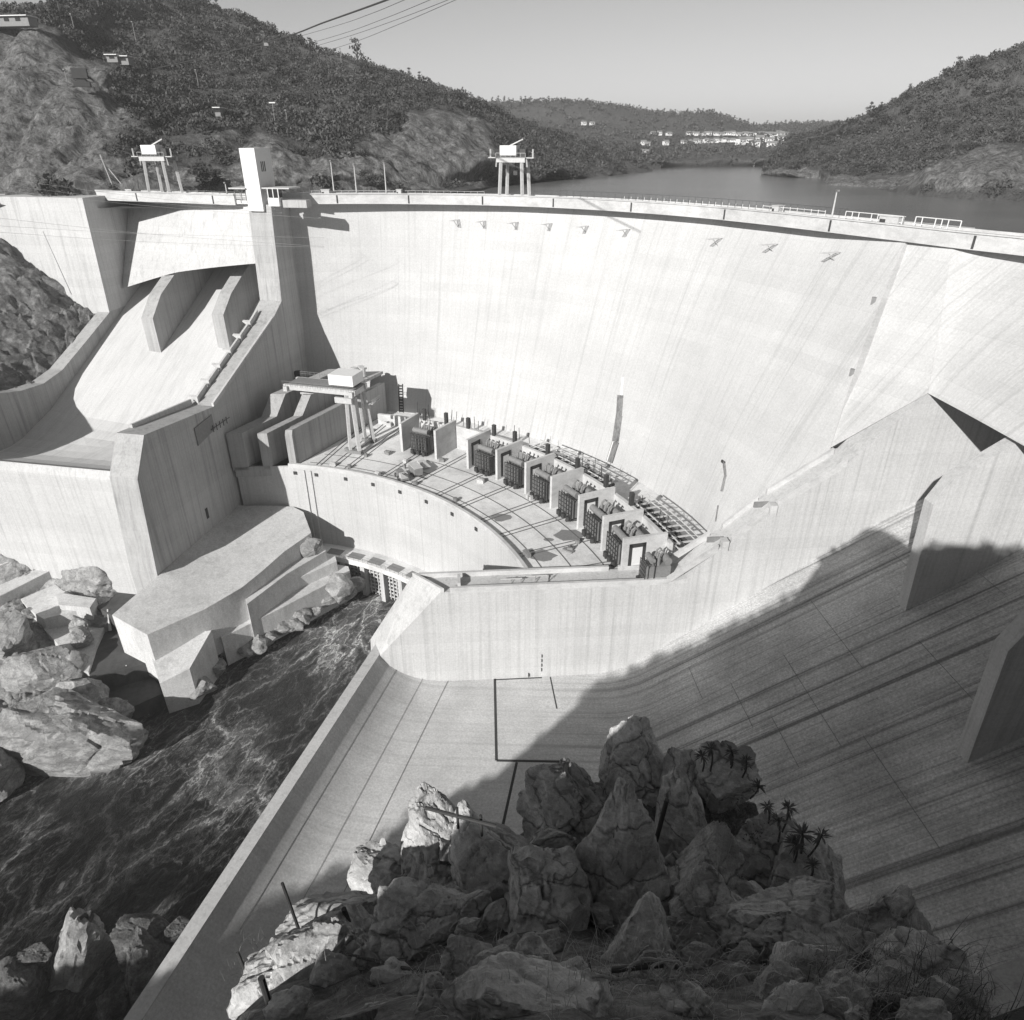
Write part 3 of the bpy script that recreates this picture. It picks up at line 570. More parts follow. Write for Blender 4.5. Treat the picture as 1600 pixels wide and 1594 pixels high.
MB().prism([T(-16, -.6, -78.2), T(-16, -4, -78.2), T(-15.4, -4, -78.2), T(-15.4, -.6, -78.2)], dz=2).build('parapet', M['parapet'], sr)
for s0, s1 in ((-.62, .05), (-6.05, -5.3)):
    for u0, u1 in ((26.4, 36.0), (38.4, 44.8), (46.4, 58.3)): para(u0, u1, s0, s1, 1.15)
for u, z in ((37.2, -71.3), (45.6, -63.6)): MB().box(T(u, -.4, z), (1.7, 1.3, 2.2), 86).build('landing_post', M['parapet'], sr); MB().box(T(u - .8, -3, z - .4), (.25, 3.6, 1.2), 86).build('landing_step', M['mid'], sr)
for k in range(4): MB().box(T(1.2, .03, -97.2 - k * 1.25), (.5, .12, .75), 86).build('rung_niche', M['joint'], sr)
MB().box(T(-1.6, .03, -102.2), (.9, .12, .9), 86).build('drain_outlet', M['joint'], sr)
# block and breast wall facing the chute
A_ = [np.array(p) for p in ((75.6, 144.4, -17.4), (80.2, 134, -17.4), (75.1, 120.5, -40.7), (62.3, 126.4, -54.2))]; off = np.array([9, 5, 0])
MB().sweep([[lerp(A_[0], A_[1], k), lerp(A_[3], A_[2], k), lerp(A_[3], A_[2], k) + off, lerp(A_[0], A_[1], k) + off] for k in np.linspace(0, 1, 8)]).build('abutment_block', M['block'], sr, smooth=True)
tp = catmull([(80.2, 134, -17.4), (85.8, 130.5, -17.4), (91.5, 123.5, -17.4), (98.2, 111, -17.4), (103.5, 97, -17.4), (109, 78, -17.4)], 40); bt = catmull([(75.1, 120.45, -40.7), (75.2, 117, -40.6), (75.4, 109, -40.4), (75.7, 96, -40.2), (76, 80, -40.0), (76.4, 60, -39.8)], 40)
MB().sweep([[a, b_, b_ + np.array([3, .4, .6]), a + np.array([3, .4, 0])] for a, b_ in zip(tp, bt)]).build('breast_wall', M['block'], sr, smooth=True)
for s1, u0, zt in ((22.4, 61.6, -51.4), (51.0, 55.0, -56.8)):
    dz = 4.5
    pr = [(u0, bedR(u0) - 4), (u0 - 1.3, zt), (u0 + .8, zt + dz), (u0 + 10, zt + dz + 6.7), (u0 + 22, zt + dz + 10), (u0 + 40, zt + dz + 10), (u0 + 40, bedR(u0))]
    slab(pr, s1 - 2.4, s1, T).build('pier', M['spill'], sr)
pr = [(-8, -99), (14, -98), (30, -90), (95, -44), (95, -118), (-8, -118)]
slab(pr, 75, 79, T).build('training_wall', M['wall'], sr)

# ------------------------------------------------------------------ power station: deck, curved wall, outlets
ps = thing('power_station', 'curved power station with a flat working deck at the foot of the dam', 'power station', ring(90, 40, -118), world=True)
def azmax(R, s=-3.0):
    for a in np.linspace(60, 95, 700):
        q = ring(R, a, 0)[:2]
        if (q - O2) @ R2 > s: return a
    return 95
def rg_(R, t, z, a0=-3.0, s=-3.0): return ring(R, a0 + (azmax(R, s) - a0) * t, z)
AM = {R: azmax(R) for R in (80.6, 129.4, 109.0)}
az_ = np.linspace(-3, AM[80.6], 80)
MB().sweep([[rg_(80.6, t, -81), rg_(129.4, t, -81), rg_(129.4, t, -84), rg_(80.6, t, -84)] for t in np.linspace(0, 1, 90)]).build('deck', M['deck'], ps)
MB().sweep([[ring(80.3, a, -79.95), ring(81.1, a, -79.95), ring(81.1, a, -81.2), ring(80.3, a, -81.2)] for a in az_ if 7.5 < a]).build('deck_edge', M['parapet'], ps)
MB().sweep([[ring(80.45, a, -81), ring(82.5, a, -81.05), ring(82.5, a, -118), ring(80.6, a, -118)] for a in az_]).build('river_wall', M['dam'], ps)
for a in (9, 13.5, 20, 26.3, 32.8, 39.5, 46.5, 53.5): MB().box(ring(80.45, a, -82.7), (1.0, .5, .9), a).build('scupper', M['joint'], ps)
for a in (10.8, 12.2): MB().sweep([[ring(80.1, a, -81.6), ring(80.1, a + .28, -81.6), ring(80.6, a + .28, -81.6), ring(80.6, a, -81.6)], [ring(80.1, a, -104), ring(80.1, a + .28, -104), ring(80.6, a + .28, -104), ring(80.6, a, -104)]]).build('downpipe', M['light'], ps)
MB().sweep([[ring(74.6, a, -105), ring(80.7, a, -105), ring(80.7, a, -106.6), ring(74.6, a, -106.6)] for a in np.linspace(5, 62, 50)]).build('tailrace_platform', M['deck'], ps)
for k in range(9):
    a = 14.4 + k * 5.1
    MB().sweep([[ring(74.4, a - .55, z), ring(74.4, a + .55, z), ring(80.5, a + .55, z), ring(80.5, a - .55, z)] for z in (-106.4, -118)]).build('outlet_pier', M['spill'], ps)
    if k < 8:
        q = MB()
        for r_ in range(7): q.sweep([[ring(76.2, a_, z), ring(76.6, a_, z), ring(76.6, a_, z - .45), ring(76.2, a_, z - .45)] for a_ in np.linspace(a + .6, a + 4.5, 4) for z in (-107.2 - r_ * 1.25,)])
        for c_ in range(4): p1 = ring(76.1, a + 1.1 + c_ * .95, -106.6); q.box(p1 - np.array([0, 0, 4.5]), (.3, .3, 9), a)
        q.build('outlet_grille', M['light'] if k != 0 else M['mid'], ps)
        MB().sweep([[ring(79.6, a_, -106.5), ring(80.4, a_, -106.5), ring(80.4, a_, -118), ring(79.6, a_, -118)] for a_ in np.linspace(a + .55, a + 4.55, 4)]).build('outlet_opening', M['joint'], ps)
        MB().sweep([[ring(75.6, a_, -104.95), ring(78.4, a_, -104.95), ring(78.4, a_, -105.1), ring(75.6, a_, -105.1)] for a_ in np.linspace(a + .9, a + 4.2, 4)]).build('hatch', M['mid'], ps)
q = MB(); [q.bar(ring(74.8, a, -105), ring(74.8, a, -103.9), .07) for a in np.arange(14, 60, 1.2)]
for z in (-103.9, -104.4): q.tube([ring(74.8, a, z) for a in np.arange(14, 60, 1.5)], .04, 5)
q.build('railing', M['mid'], ps)
# double flume beside the spillway wall
ff = azv(24); lf = azv(265)
P0 = np.array([-60.4, 177.6])
def U(sx, d, z): q = P0 + lf * sx + ff * d; return np.array([q[0], q[1], z])
zt = -70.6
MB().prism([U(-.2, 0, -81), U(17, 0, -81), U(17, 46, -81), U(-.2, 46, -81)], dz=3.0).build('flume_floor', M['wall'], ps)
MB().prism([U(1.2, 3, -84), U(17, 3, -84), U(17, 46, -84), U(1.2, 46, -84)], dz=34).build('flume_base', M['wall'], ps)
for x0, x1, pr, nm in ((0, 1.9, [(0, -72.0), (0.5, zt), (46, zt), (46, -82), (0, -82)], 'flume_wall'), (6.6, 9.2, [(0, zt - .6), (15, zt - .6), (21, zt + 5.4), (46, zt + 5.4), (46, -82), (0, -82)], 'flume_wall'), (13.2, 17.5, [(0, zt - .3), (14, zt - .3), (19, zt + 5.0), (46, zt + 5.0), (46, -82), (0, -82)], 'flume_wall')):
    q = MB(); a = [U(x0, d, z) for d, z in pr]; b_ = [U(x1, d, z) for d, z in pr]; n = len(a)
    q.add(a + b_, [tuple(range(n)), tuple(range(2 * n - 1, n - 1, -1))] + [(i, i + n, (i + 1) % n + n, (i + 1) % n) for i in range(n)]); q.build(nm, M['wall'], ps)
MB().prism([U(5.2, 19, zt + 5.3), U(9.0, 19, zt + 5.3), U(9.0, 46, zt + 5.3), U(5.2, 46, zt + 5.3)], dz=.6).build('flume_cover', M['light'], ps)
q = MB(); q.bar(U(.3, 2, zt + .5), U(.3, 40, zt + .5), .12); q.bar(U(1.5, 2, zt + .3), U(1.5, 40, zt + .3), .12); q.build('crane_rail', M['light'], ps)
for k, (x, d) in enumerate([(5.5, 33), (4.0, 34), (2.5, 35.5), (6.5, 36), (4.5, 38), (3.2, 39.5), (1.6, 37.5)]):
    tag(MB().tube([U(x, d, zt + 4.6), U(x, d, zt + 7.4)], 1.0, 12).build('storage_drum', M['light'], smooth=False), 'pale upright drum in the cluster on top of the flume by the dam foot', 'drum', 'drums stored on the flume')
MB().prism([U(-1, 30, zt + 4.4), U(8, 30, zt + 4.4), U(8, 44, zt + 4.4), U(-1, 44, zt + 4.4)], dz=.9).build('flume_cover', M['wall'], ps)
# low curved wall behind the transformer bays, stubs of steel standing on it
MB().sweep([[ring(109.0, a, -74.0), ring(109.9, a, -74.0), ring(109.9, a, -81.1), ring(109.0, a, -81.1)] for a in np.linspace(31.5, azmax(109.9, -6), 50)]).build('bay_back_wall', M['parapet'], ps)
for a in (25.5, 29.5, 33.6, 38.5, 42.5, 49, 55, 61, 66.5): MB().box(ring(109.5, a, -72.6), (.9, .9, 3.6), a).build('stub_column', M['dark'], ps)
q = MB(); rr_ = random.Random(3)
for k in range(34): a = rr_.uniform(22, 73); p1 = ring(rr_.uniform(110.4, 112), a, -76); q.bar(p1, p1 + np.array([rr_.uniform(-.6, .6), rr_.uniform(-.6, .6), rr_.uniform(3, 6.5)]), .11)
q.build('starter_bar', M['dark'], ps)

# ------------------------------------------------------------------ things standing on the deck
def rails(a, r0, r1, label):
    q = MB()
    while (ring(r0, a + .5, 0)[:2] - O2) @ R2 > -6.6 and r0 < r1 - 2: r0 += .5
    for da in (-.45, .45): q.bar(ring(r0, a + da, -80.93), ring(r1, a + da * r0 / r1, -80.93), .17, .14)
    tag(q.build('rail_track', M['rail']), label, 'rails')
AZW = [24.4, 31.2, 37.8, 44.0, 50.4, 56.3, 63.0, 69.3, 75.0]
ordn = ['first', 'second', 'third', 'fourth', 'fifth', 'sixth', 'seventh', 'eighth', 'ninth']
for i, a in enumerate(AZW[:8]): rails(a + 3.1, 82.2, 108.5, f'short dark rails crossing the deck into the {ordn[i]} bay from the gantry crane')
def arcrail(R, a0, a1, label):
    a1 = min(a1, azmax(R, -6.6)); tag(MB().sweep([[ring(R, a, -80.9), ring(R + .17, a, -80.9), ring(R + .17, a, -81.02), ring(R, a, -81.02)] for a in np.linspace(a0, a1, 60)]).build('rail_track', M['rail']), label, 'rails')
arcrail(84.3, 11, 80, 'long curved steel rail nearest the river edge of the deck'); arcrail(90.4, 12, 79, 'long curved steel rail along the middle of the deck'); arcrail(97.3, 30, 79, 'long curved steel rail along the fronts of the transformer bays')
for i in range(3):
    a = (13.2, 16.2, 19.2)[i]; rails(a, 82.5, 118, f'long pair of deck rails, {ordn[i]} from the flume wall')
for i, a in enumerate(AZW):
    lab = {0: 'plain blank concrete blast wall standing nearest the gantry crane', 1: 'plain blank concrete blast wall just right of the tall lattice framed transformer', 5: 'blank concrete blast wall without a dark door outline in the middle of the row'}.get(i, f'concrete blast wall with a dark door outline, {ordn[i]} in the row counted from the gantry crane')
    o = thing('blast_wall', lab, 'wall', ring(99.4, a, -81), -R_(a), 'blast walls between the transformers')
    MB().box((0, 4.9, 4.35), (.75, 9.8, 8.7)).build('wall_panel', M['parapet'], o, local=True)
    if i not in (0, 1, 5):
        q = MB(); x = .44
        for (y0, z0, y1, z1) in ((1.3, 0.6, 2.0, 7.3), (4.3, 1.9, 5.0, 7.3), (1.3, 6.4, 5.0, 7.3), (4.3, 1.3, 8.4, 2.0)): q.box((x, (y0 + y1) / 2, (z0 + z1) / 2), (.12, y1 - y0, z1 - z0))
        q.build('dark_outline', M['dark'], o, local=True)  # dark bars tracing a hooked outline on the panel face
        MB().box((.40, 3.15, 3.5), (.10, 2.3, 5.6)).build('door', M['white'], o, local=True)
def transformer():
    o = thing('transformer', '', 'transformer', (0, 0, 0), 0, 'transformers in bays along the deck')
    MB().box((0, 4.5, 3.0), (4.6, 5.2, 4.6)).build('tank', M['mid'], o, local=True)
    q = MB(); [q.box((-2.4 + k * .6, 4.5, 3.0), (.12, 5.5, 4.2)) for k in range(9)]; q.build('tank_rib', M['mid'], o, local=True)
    q = MB()
    for k in range(6): q.box((-2.6 + k * 1.04, .7, 3.4), (.16, .16, 6.0))
    for k in range(6): q.box((0, .7, .8 + k * 1.1), (5.4, .14, .16))
    for k in range(6): q.box((-2.6 + k * 1.04, 1.5, 3.4), (.16, .16, 6.0))
    for k in range(4): q.box((0, 1.5, 1.2 + k * 1.6), (5.4, .14, .14))
    q.build('radiator_frame', M['dark'], o, local=True)
    q = MB(); [q.box((-2.4 + k * .48, 1.15, 3.3), (.14, .7, 4.8)) for k in range(11)]; q.build('radiator', M['mid'], o, local=True)
    MB().tube([(-2.5, 2.4, 6.9), (2.5, 2.4, 6.9)], .75, 14).build('conservator', M['mid'], o, local=True, smooth=False)
    MB().tube([(-2.0, 6.6, 6.1), (2.0, 6.6, 6.1)], .95, 14).build('conservator', M['mid'], o, local=True)
    for k in range(3):
        x = -1.5 + k * 1.5; q = MB(); q.tube([(x, 4.2, 5.2), (x, 4.2, 7.2), (x, 4.35, 8.2), (x, 5.0, 8.7), (x, 5.6, 8.2)], [.32, .28, .24, .22, .2], 8); [q.tube([(x, 4.2, 5.7 + j * .35), (x, 4.2, 5.82 + j * .35)], .42, 10) for j in range(5)]
        q.build('bushing', M['mid'], o, local=True, smooth=False)
    q = MB(); q.tube([(2.7, 3, .8), (2.9, 3, 5.5), (2.5, 2.6, 6.6)], .16, 6); q.tube([(-2.7, 5, 1.2), (-2.8, 5, 5.5), (-1.5, 5.5, 6.2)], .14, 6); q.tube([(-2.5, 1.1, .5), (2.5, 1.1, .5), (3.2, 3, .5)], .13, 6); q.build('pipework', M['dark'], o, local=True)
    for x in (-1.6, 1.6): MB().box((x, 3.5, .4), (.5, 7.0, .5)).build('skid', M['dark'], o, local=True)
    for x in (-2.0, 0, 2.0): MB().tube([(x, .3, .5), (x, .3, 1.6)], .55, 10).build('cooling_fan', M['dark'], o, local=True)
    return o
tr0 = transformer(); bays = [1.0, 3.0, 4.0, 5.0, 6.0, 7.0, 8.0]
tlab = ['dark transformer behind the first blast wall of the row, standing apart nearest the gantry crane', 'dark ribbed transformer just behind the third blast wall from the gantry crane', 'dark ribbed transformer just behind the fourth blast wall from the gantry crane', 'dark ribbed transformer in front of the blank wall in mid row', 'dark ribbed transformer just beyond the blank mid row wall', 'dark transformer seen above the seventh blast wall', 'dark transformer seen above the eighth blast wall', 'dark transformer half hidden at the right end of the deck']
for i, a in enumerate([27.8, 41.0, 47.4, 53.4, 59.8, 66.3, 72.2, 77.6]):
    o = tr0 if i == 0 else copy_tree(tr0); p1 = ring(98.6 if i < 7 else 101.5, a, -81); o.location = p1; o.rotation_euler = (0, 0, -R_(a))
    if i == 7: o.scale = (.55, .85, .9)
    o['label'] = tlab[i]
def busrack(a0, a1, R0, R1, z, label):
    o = thing('bus_duct_rack', label, 'steel rack', ring(R0, a0, z), world=True); n = 11
    for R in (R0, R1):
        q = MB(); aa = np.linspace(a0, a1, n)
        q.tube([ring(R, a, z) for a in aa], .16, 6); q.tube([ring(R, a, z + 1.3) for a in aa], .16, 6)
        for i in range(n - 1): q.bar(ring(R, aa[i], z), ring(R, aa[i + 1], z + 1.3), .12)
        q.build('side_truss', M['light'], o)
    for a in np.linspace(a0, a1, n): MB().bar(ring(R0, a, z + .1), ring(R1, a, z + .1), .32).build('cross_beam', M['light'], o)
    for k in range(2): MB().tube([ring(R0 + (R1 - R0) * (k + 1) / 3, a, z - .7) for a in np.linspace(a0, a1, n)], .55, 8).build('bus_duct', M['dark'], o)
    for a in np.linspace(a0 + 1, a1 - 1, 4): MB().box(ring(R1 - .5, a, (z - 81) / 2), (.4, .4, 81 + z - .1), a).build('post', M['dark'], o)
busrack(44.5, 59.5, 111.2, 115.5, -75.2, 'pale steel ladder like rack behind the middle transformers')
busrack(64.5, 76.0, 111.3, 116.4, -75.6, 'broad pale steel ladder rack behind the transformers at the right end')
# gantry crane on the deck
gc = thing('gantry_crane', 'gantry crane with a white cab straddling the left end of the power station deck', 'crane', (-43, 190, -81), -R_(16), )
# local x runs across the rails (right), y upstream
for y in (-4.6, 4.6):
    q = MB(); q.bar((0, y, .9), (-1.2, y * .75, 17.2), .95, 1.1); q.build('leg', M['light'], gc, local=True)
    q = MB(); q.bar((-2.8, y * 1.02, .9), (-2.9, y * .75, 17.2), .8, .9); q.build('leg', M['light'], gc, local=True)
    MB().box((-1.4, y, .55), (4.4, 1.5, .9)).build('bogie', M['mid'], gc, local=True)
    MB().box((-11.2, y * .72, 17.9), (22.6, .9, 1.5)).build('girder', M['light'], gc, local=True)
    q = MB(); q.bar((-22, y * 1.05, 20), (.5, y * 1.05, 20), .07); q.bar((-22, y * 1.05, 19.4), (.5, y * 1.05, 19.4), .06); [q.bar((-22 + k * 1.6, y * 1.05, 18.6), (-22 + k * 1.6, y * 1.05, 20), .07) for k in range(15)]; q.build('handrail', M['mid'], gc, local=True)
MB().bar((-.4, -4.6, 1.2), (-.4, 4.6, 1.2), .6).build('sill_beam', M['mid'], gc, local=True)
MB().box((-.9, 0, 17.6), (1.2, 9.4, 1.6)).build('end_beam', M['light'], gc, local=True)
MB().box((-21.5, 0, 17.6), (1.2, 9.4, 1.4)).build('end_beam', M['light'], gc, local=True)
MB().box((-11, 0, 18.72), (21, 6.0, .14)).build('walkway', M['mid'], gc, local=True)
MB().box((-4.6, 0.6, 20.9), (7.6, 6.4, 3.0)).build('winch_house', M['white'], gc, local=True)
MB().box((-4.6, .6, 19.1), (6.6, 5.4, .7)).build('trolley', M['dark'], gc, local=True)
MB().box((-3.2, -4.6, 15.9), (5.2, .7, 1.6)).build('load_beam', M['light'], gc, local=True)
MB().bar((-5.5, 0, 18), (-5.5, 0, 12.5), .1).build('hoist_rope', M['dark'], gc, local=True); MB().box((-5.5, 0, 12.1), (.8, .5, 1.2)).build('hook', M['dark'], gc, local=True)
q = MB(); [q.bar((.9, -2 + 0 * k, 4 + k * .5), (.9, -1.2, 4 + k * .5), .07) for k in range(26)]; q.bar((.9, -2, 1), (.9, -2, 18), .1); q.bar((.9, -1.2, 1), (.9, -1.2, 18), .1); q.build('ladder', M['mid'], gc, local=True)
q = MB(); [q.bar((.6, y, 13.2), (2.4, y, 13.2), .1) for y in (2, 4, 6)]; [q.bar((2.4, 1.5, z), (2.4, 6.5, z), .08) for z in (13.2, 13.8, 14.3)]; q.box((1.5, 4, 13.1), (2.0, 5, .1)); [q.bar((2.4, y, 13.1), (2.4, y, 14.3), .08) for y in (1.5, 4, 6.5)]; q.build('platform', M['light'], gc, local=True)
# crawler with boom and a box trailer by the deck edge
cr = thing('mobile_crane', 'small dark mobile crane with its boom lowered beside the curved deck edge', 'crane', P(628, 748, 80.9), -R_(62))
MB().box((0, 0, .75), (5.2, 2.3, .5)).build('chassis', M['mid'], cr, local=True); MB().box((1.6, 0, 1.6), (1.6, 2.0, 1.4)).build('cab', M['light'], cr, local=True); MB().box((-1.2, 0, 1.5), (2.2, 1.8, 1.1)).build('engine_cover', M['mid'], cr, local=True)
q = MB(); [q.bar((0, s_ * .35, 2.0), (6.8, s_ * .2, 3.2), .14) for s_ in (-1, 1)]; [q.bar((k * 1.1, -.3, 2.0 + k * .2), (k * 1.1 + .5, .3, 2.1 + k * .2), .08) for k in range(6)]; q.build('boom', M['dark'], cr, local=True)
for x in (-1.9, 0.2, 1.9):
    for y in (-1.05, 1.05): MB().tube([(x, y - .2, .55), (x, y + .2, .55)], .55, 12).build('wheel', M['dark'], cr, local=True)
tb = thing('box_trailer', 'small box trailer with a pale roof standing on the deck beside the mobile crane', 'trailer', P(650, 742, 80.9), -R_(60))
MB().box((0, 0, 1.7), (4.4, 2.3, 2.1)).build('box', M['mid'], tb, local=True); MB().box((0, 0, 2.8), (4.6, 2.5, .15)).build('roof', M['light'], tb, local=True)
for x in (-1.2, 1.2):
    for y in (-1, 1): MB().tube([(x, y - .15, .42), (x, y + .15, .42)], .42, 10).build('wheel', M['dark'], tb, local=True)
tag(MB().box(P(662, 727, 80.7), (4.2, 2.0, 1.4), 60).box(P(664, 726, 79.4), (3.9, 1.7, .25), 60).build('crate', M['light']), 'pale timber crate lying on the deck just behind the box trailer', 'crate')
def person(label, loc, az, bend=0.0):
    o = bpy.data.meshes.new('person'); J = [((0, 0, .95), .14), ((0, bend * .25, 1.25), .15), ((0, bend * .45, 1.45), .16), ((0, bend * .5, 1.56), .06), ((0, bend * .55, 1.66), .105), ((0, bend * .57, 1.78), .075),
        ((-.1, 0, .88), .1), ((-.12, .05, .48), .075), ((-.13, 0, .06), .055), ((-.13, .12, .03), .05), ((.1, 0, .88), .1), ((.13, -.06, .48), .075), ((.14, -.1, .06), .055), ((.14, .03, .03), .05),
        ((-.2, bend * .45, 1.43), .07), ((-.27, bend * .45, 1.15), .05), ((-.24, bend * .45 + .12, .9), .04), ((.2, bend * .45, 1.43), .07), ((.28, bend * .45, 1.15), .05), ((.25, bend * .45 + .14, .92), .04)]
    Ed = [(0, 1), (1, 2), (2, 3), (3, 4), (4, 5), (0, 6), (6, 7), (7, 8), (8, 9), (0, 10), (10, 11), (11, 12), (12, 13), (2, 14), (14, 15), (15, 16), (2, 17), (17, 18), (18, 19)]
    o.from_pydata([j[0] for j in J], Ed, []); o.materials.append(M['cloth']); ob = bpy.data.objects.new('person', o); col.objects.link(ob); ob.location = tuple(loc); ob.rotation_euler = (0, 0, -R_(az))
    sk = ob.modifiers.new('skin', 'SKIN'); d = o.skin_vertices[0].data
    for i, j in enumerate(J): d[i].radius = (j[1], j[1])
    d[0].use_root = True; s2 = ob.modifiers.new('sub', 'SUBSURF'); s2.levels = 1; s2.render_levels = 1
    return tag(ob, label, 'person')
person('person in dark clothes standing on the deck behind the box trailer', P(633.5, 733, 81), 20)
person('person in dark clothes bending over on the open deck near the right hand blast walls', P(893, 860, 81), 200, .9)
person('person standing on the walkway along the wall top between the deck and the chute', T(2.6, -2.4, -79.9), 120, .3)
tag(MB().box(P(888, 860, 80.8), (2.6, 1.0, .35), 40).box(P(891, 857, 80.5), (1.2, .9, .8), 15).build('debris_heap', M['mid']), 'small heap of planks on the deck beside the bending person', 'debris')
o = thing('work_trestle', 'low timber trestle lying along the walkway of the chute wall', 'trestle', T(-2.5, -2.6, -79.9), R_(4))
for y in (-1.2, 1.2): MB().box((y * 2.2, .3 * y, 1.1), (4.4, .2, .2)).build('beam', M['light'], o, local=True)
q = MB(); [q.bar((x, -.5, 0), (x, .2, 1.15), .12) for x in (-2.6, -.6, 2.4)]; [q.bar((x, .6, 0), (x, .2, 1.15), .12) for x in (-2.6, -.6, 2.4)]; q.build('leg', M['mid'], o, local=True)
for i, (x, y, s_, n_) in enumerate([(783, 808, 2.6, 'beside the middle curved rail'), (858, 843, 1.2, 'in the open middle of the deck'), (890, 836, 3.6, 'before the seventh blast wall'), (848, 868, 3.4, 'near the chute wall end of the deck')]):
    p1 = P(x, y, 80.985); pts = [p1 + np.array([math.cos(k) * s_ * rr_.uniform(.7, 1.1), math.sin(k) * s_ * .8 * rr_.uniform(.7, 1.1), 0]) for k in np.linspace(0, 5.8, 12)]
    tag(MB().prism(pts, dz=.01).build('wet_patch', M['mid']), 'dark wet patch on the deck ' + n_, 'puddle')
tag(MB().box(P(636, 739, 80.6), (.1, .1, .1)).tube([P(556, 660, 80.2), P(566, 664, 80.2)], .5, 8).box(P(576, 672, 80.6), (3, 1.4, 1), 20).box(P(600, 660, 80.4), (5, 1.0, 1.2), 40).box(P(608, 663, 80.4), (1.6, 1.6, 1.2), 10).build('pipe_bundle', M['light']), 'pale pipes and boxes lying between the gantry crane and the first blast wall', 'pipes')
for i in range(16):
    a = rr_.uniform(14, 70); R0 = rr_.choice([rr_.uniform(82.5, 84), rr_.uniform(92, 96.5), rr_.uniform(100, 107)]); p1 = ring(R0, a, -80.98)
    if R0 > 98: a = AZW[i % 8] + rr_.uniform(1.2, 1.9); p1 = ring(rr_.uniform(97, 99), a, -80.98)
    if i % 3 == 0: tag(MB().tube([p1, p1 + np.array([0, 0, 1.0])], .6, 10).build('drum', M['mid']), 'small steel drum standing about on the power station deck', 'drum', 'drums and crates left on the deck')
    else: sx = rr_.uniform(.8, 2.4); tag(MB().box(p1 + np.array([0, 0, .45]), (sx, .9, .9), a + rr_.uniform(-20, 20)).box(p1 + np.array([.1, .1, 1.0]), (sx * .8, .7, .2), a).build('crate', M['mid'] if i % 2 else M['light']), 'small packing crate left lying on the power station deck', 'crate', 'drums and crates left on the deck')
# bay at the deck's left end against the dam: low retaining wall
tag(MB().sweep([[ring(117, a, -77.8), ring(118, a, -77.8), ring(118, a, -81.1), ring(117, a, -81.1)] for a in np.linspace(15, 31.5, 18)]).build('retaining_wall', M['parapet']), 'low pale wall on the deck behind the gantry crane', 'wall')

# ------------------------------------------------------------------ rock: faceted, cracked, weathered lumps
def rock_mesh(name, seed, m, size, frame=None, sub=4, planes=13, rough=.07, taper=0.0):
    planes = int(planes * 1.6)
    rng = np.random.default_rng(seed); bm = bmesh.new(); bmesh.ops.create_icosphere(bm, subdivisions=sub, radius=1.0)
    d = np.array([v.co[:] for v in bm.verts]); d /= np.linalg.norm(d, axis=1)[:, None]
    nn = rng.normal(size=(planes, 3)); nn /= np.linalg.norm(nn, axis=1)[:, None]; dd = rng.uniform(.66, .98, planes)
    dots = d @ nn.T; rad = np.where(dots > .08, dd[None] / np.maximum(dots, .08), 9).min(1); rad = np.minimum(rad, 1.18)
    off = Vector(rng.uniform(-50, 50, 3))
    sk = Matrix.Rotation(rng.uniform(0, 3), 3, 'Z') @ Matrix.Rotation(rng.uniform(.2, .9), 3, 'X')
    for i in range(len(d)):
        q = Vector(d[i] * rad[i]); n1 = noise.fractal(q * 1.5 + off, .8, 2.1, 5); g_ = sk @ q; g_ = Vector((g_.x * 1.3, g_.y * 1.3, g_.z * 2.4)) + Vector((n1, n1, n1)) * .12
        h = 0.0; ck = 0.0
        for sc_, am in ((.95, 1.0), (2.3, .32)):          # blocks bounded by joints, each set back differently
            dd_, pp = noise.voronoi(g_ * sc_ + off, distance_metric='DISTANCE'); h += am * noise.noise(pp[0] * 7.31 + off); ck += am * (1 - min(1.0, (dd_[1] - dd_[0]) / .10))
        n4 = noise.fractal(q * 8 + off, .7, 2.2, 5); st_ = noise.noise(Vector((g_.x * 2, g_.y * 2, g_.z * 7)) + off * 1.3)
        rad[i] *= 1 + rough * (.6 * n1 + 1.2 * h - .5 * ck + .13 * n4 + .12 * st_)
    co = d * rad[:, None]
    if taper: tz = np.clip((co[:, 2] + .3) / 1.3, 0, 1); co[:, 0] *= 1 - taper * tz; co[:, 1] *= 1 - taper * tz; co[:, 0] += taper * .35 * tz * (1 if seed % 2 else -1)
    co = co * (np.array(size) / 2)[None]
    if frame is not None: co = co @ np.array(frame)
    for v, p in zip(bm.verts, co): v.co = p
    me = bpy.data.meshes.new(name); bm.to_mesh(me); bm.free(); me.materials.append(m)
    if sub >= 4:
        me.polygons.foreach_set('use_smooth', [True] * len(me.polygons)); me.set_sharp_from_angle(angle=R_(22))
    o = bpy.data.objects.new(name, me); col.objects.link(o); return o
def tilt(a, b): return np.array(Matrix.Rotation(R_(a), 3, 'Y') @ Matrix.Rotation(R_(b), 3, 'X')).T
def boulder(x0, y0, x1, y1, Y=None, d=None, label='', m='rockL', seed=0, sub=4, deep=.9, rot=0, rough=.07, planes=13, group=None, name='boulder', grow=1.0, taper=0.0):
    cx, cy = (x0 + x1) / 2, (y0 + y1) / 2; c = PY(cx, cy, Y) if Y is not None else P(cx, cy, d); dep = c @ CF; k = dep / FPX
    Wd, Ht = (x1 - x0) * k * grow, (y1 - y0) * k * grow; a = R_(rot)
    fx = CR * math.cos(a) + CU * math.sin(a); fz = CU * math.cos(a) - CR * math.sin(a)
    o = rock_mesh(name, seed, M[m], (Wd * 1.12, (Wd + Ht) / 2 * deep, Ht * 1.1), np.array([fx, CF, fz]), sub, planes, rough, taper)
    o.location = tuple(c + CF * (Wd + Ht) / 4 * deep * .2); return tag(o, label, 'boulder', group)

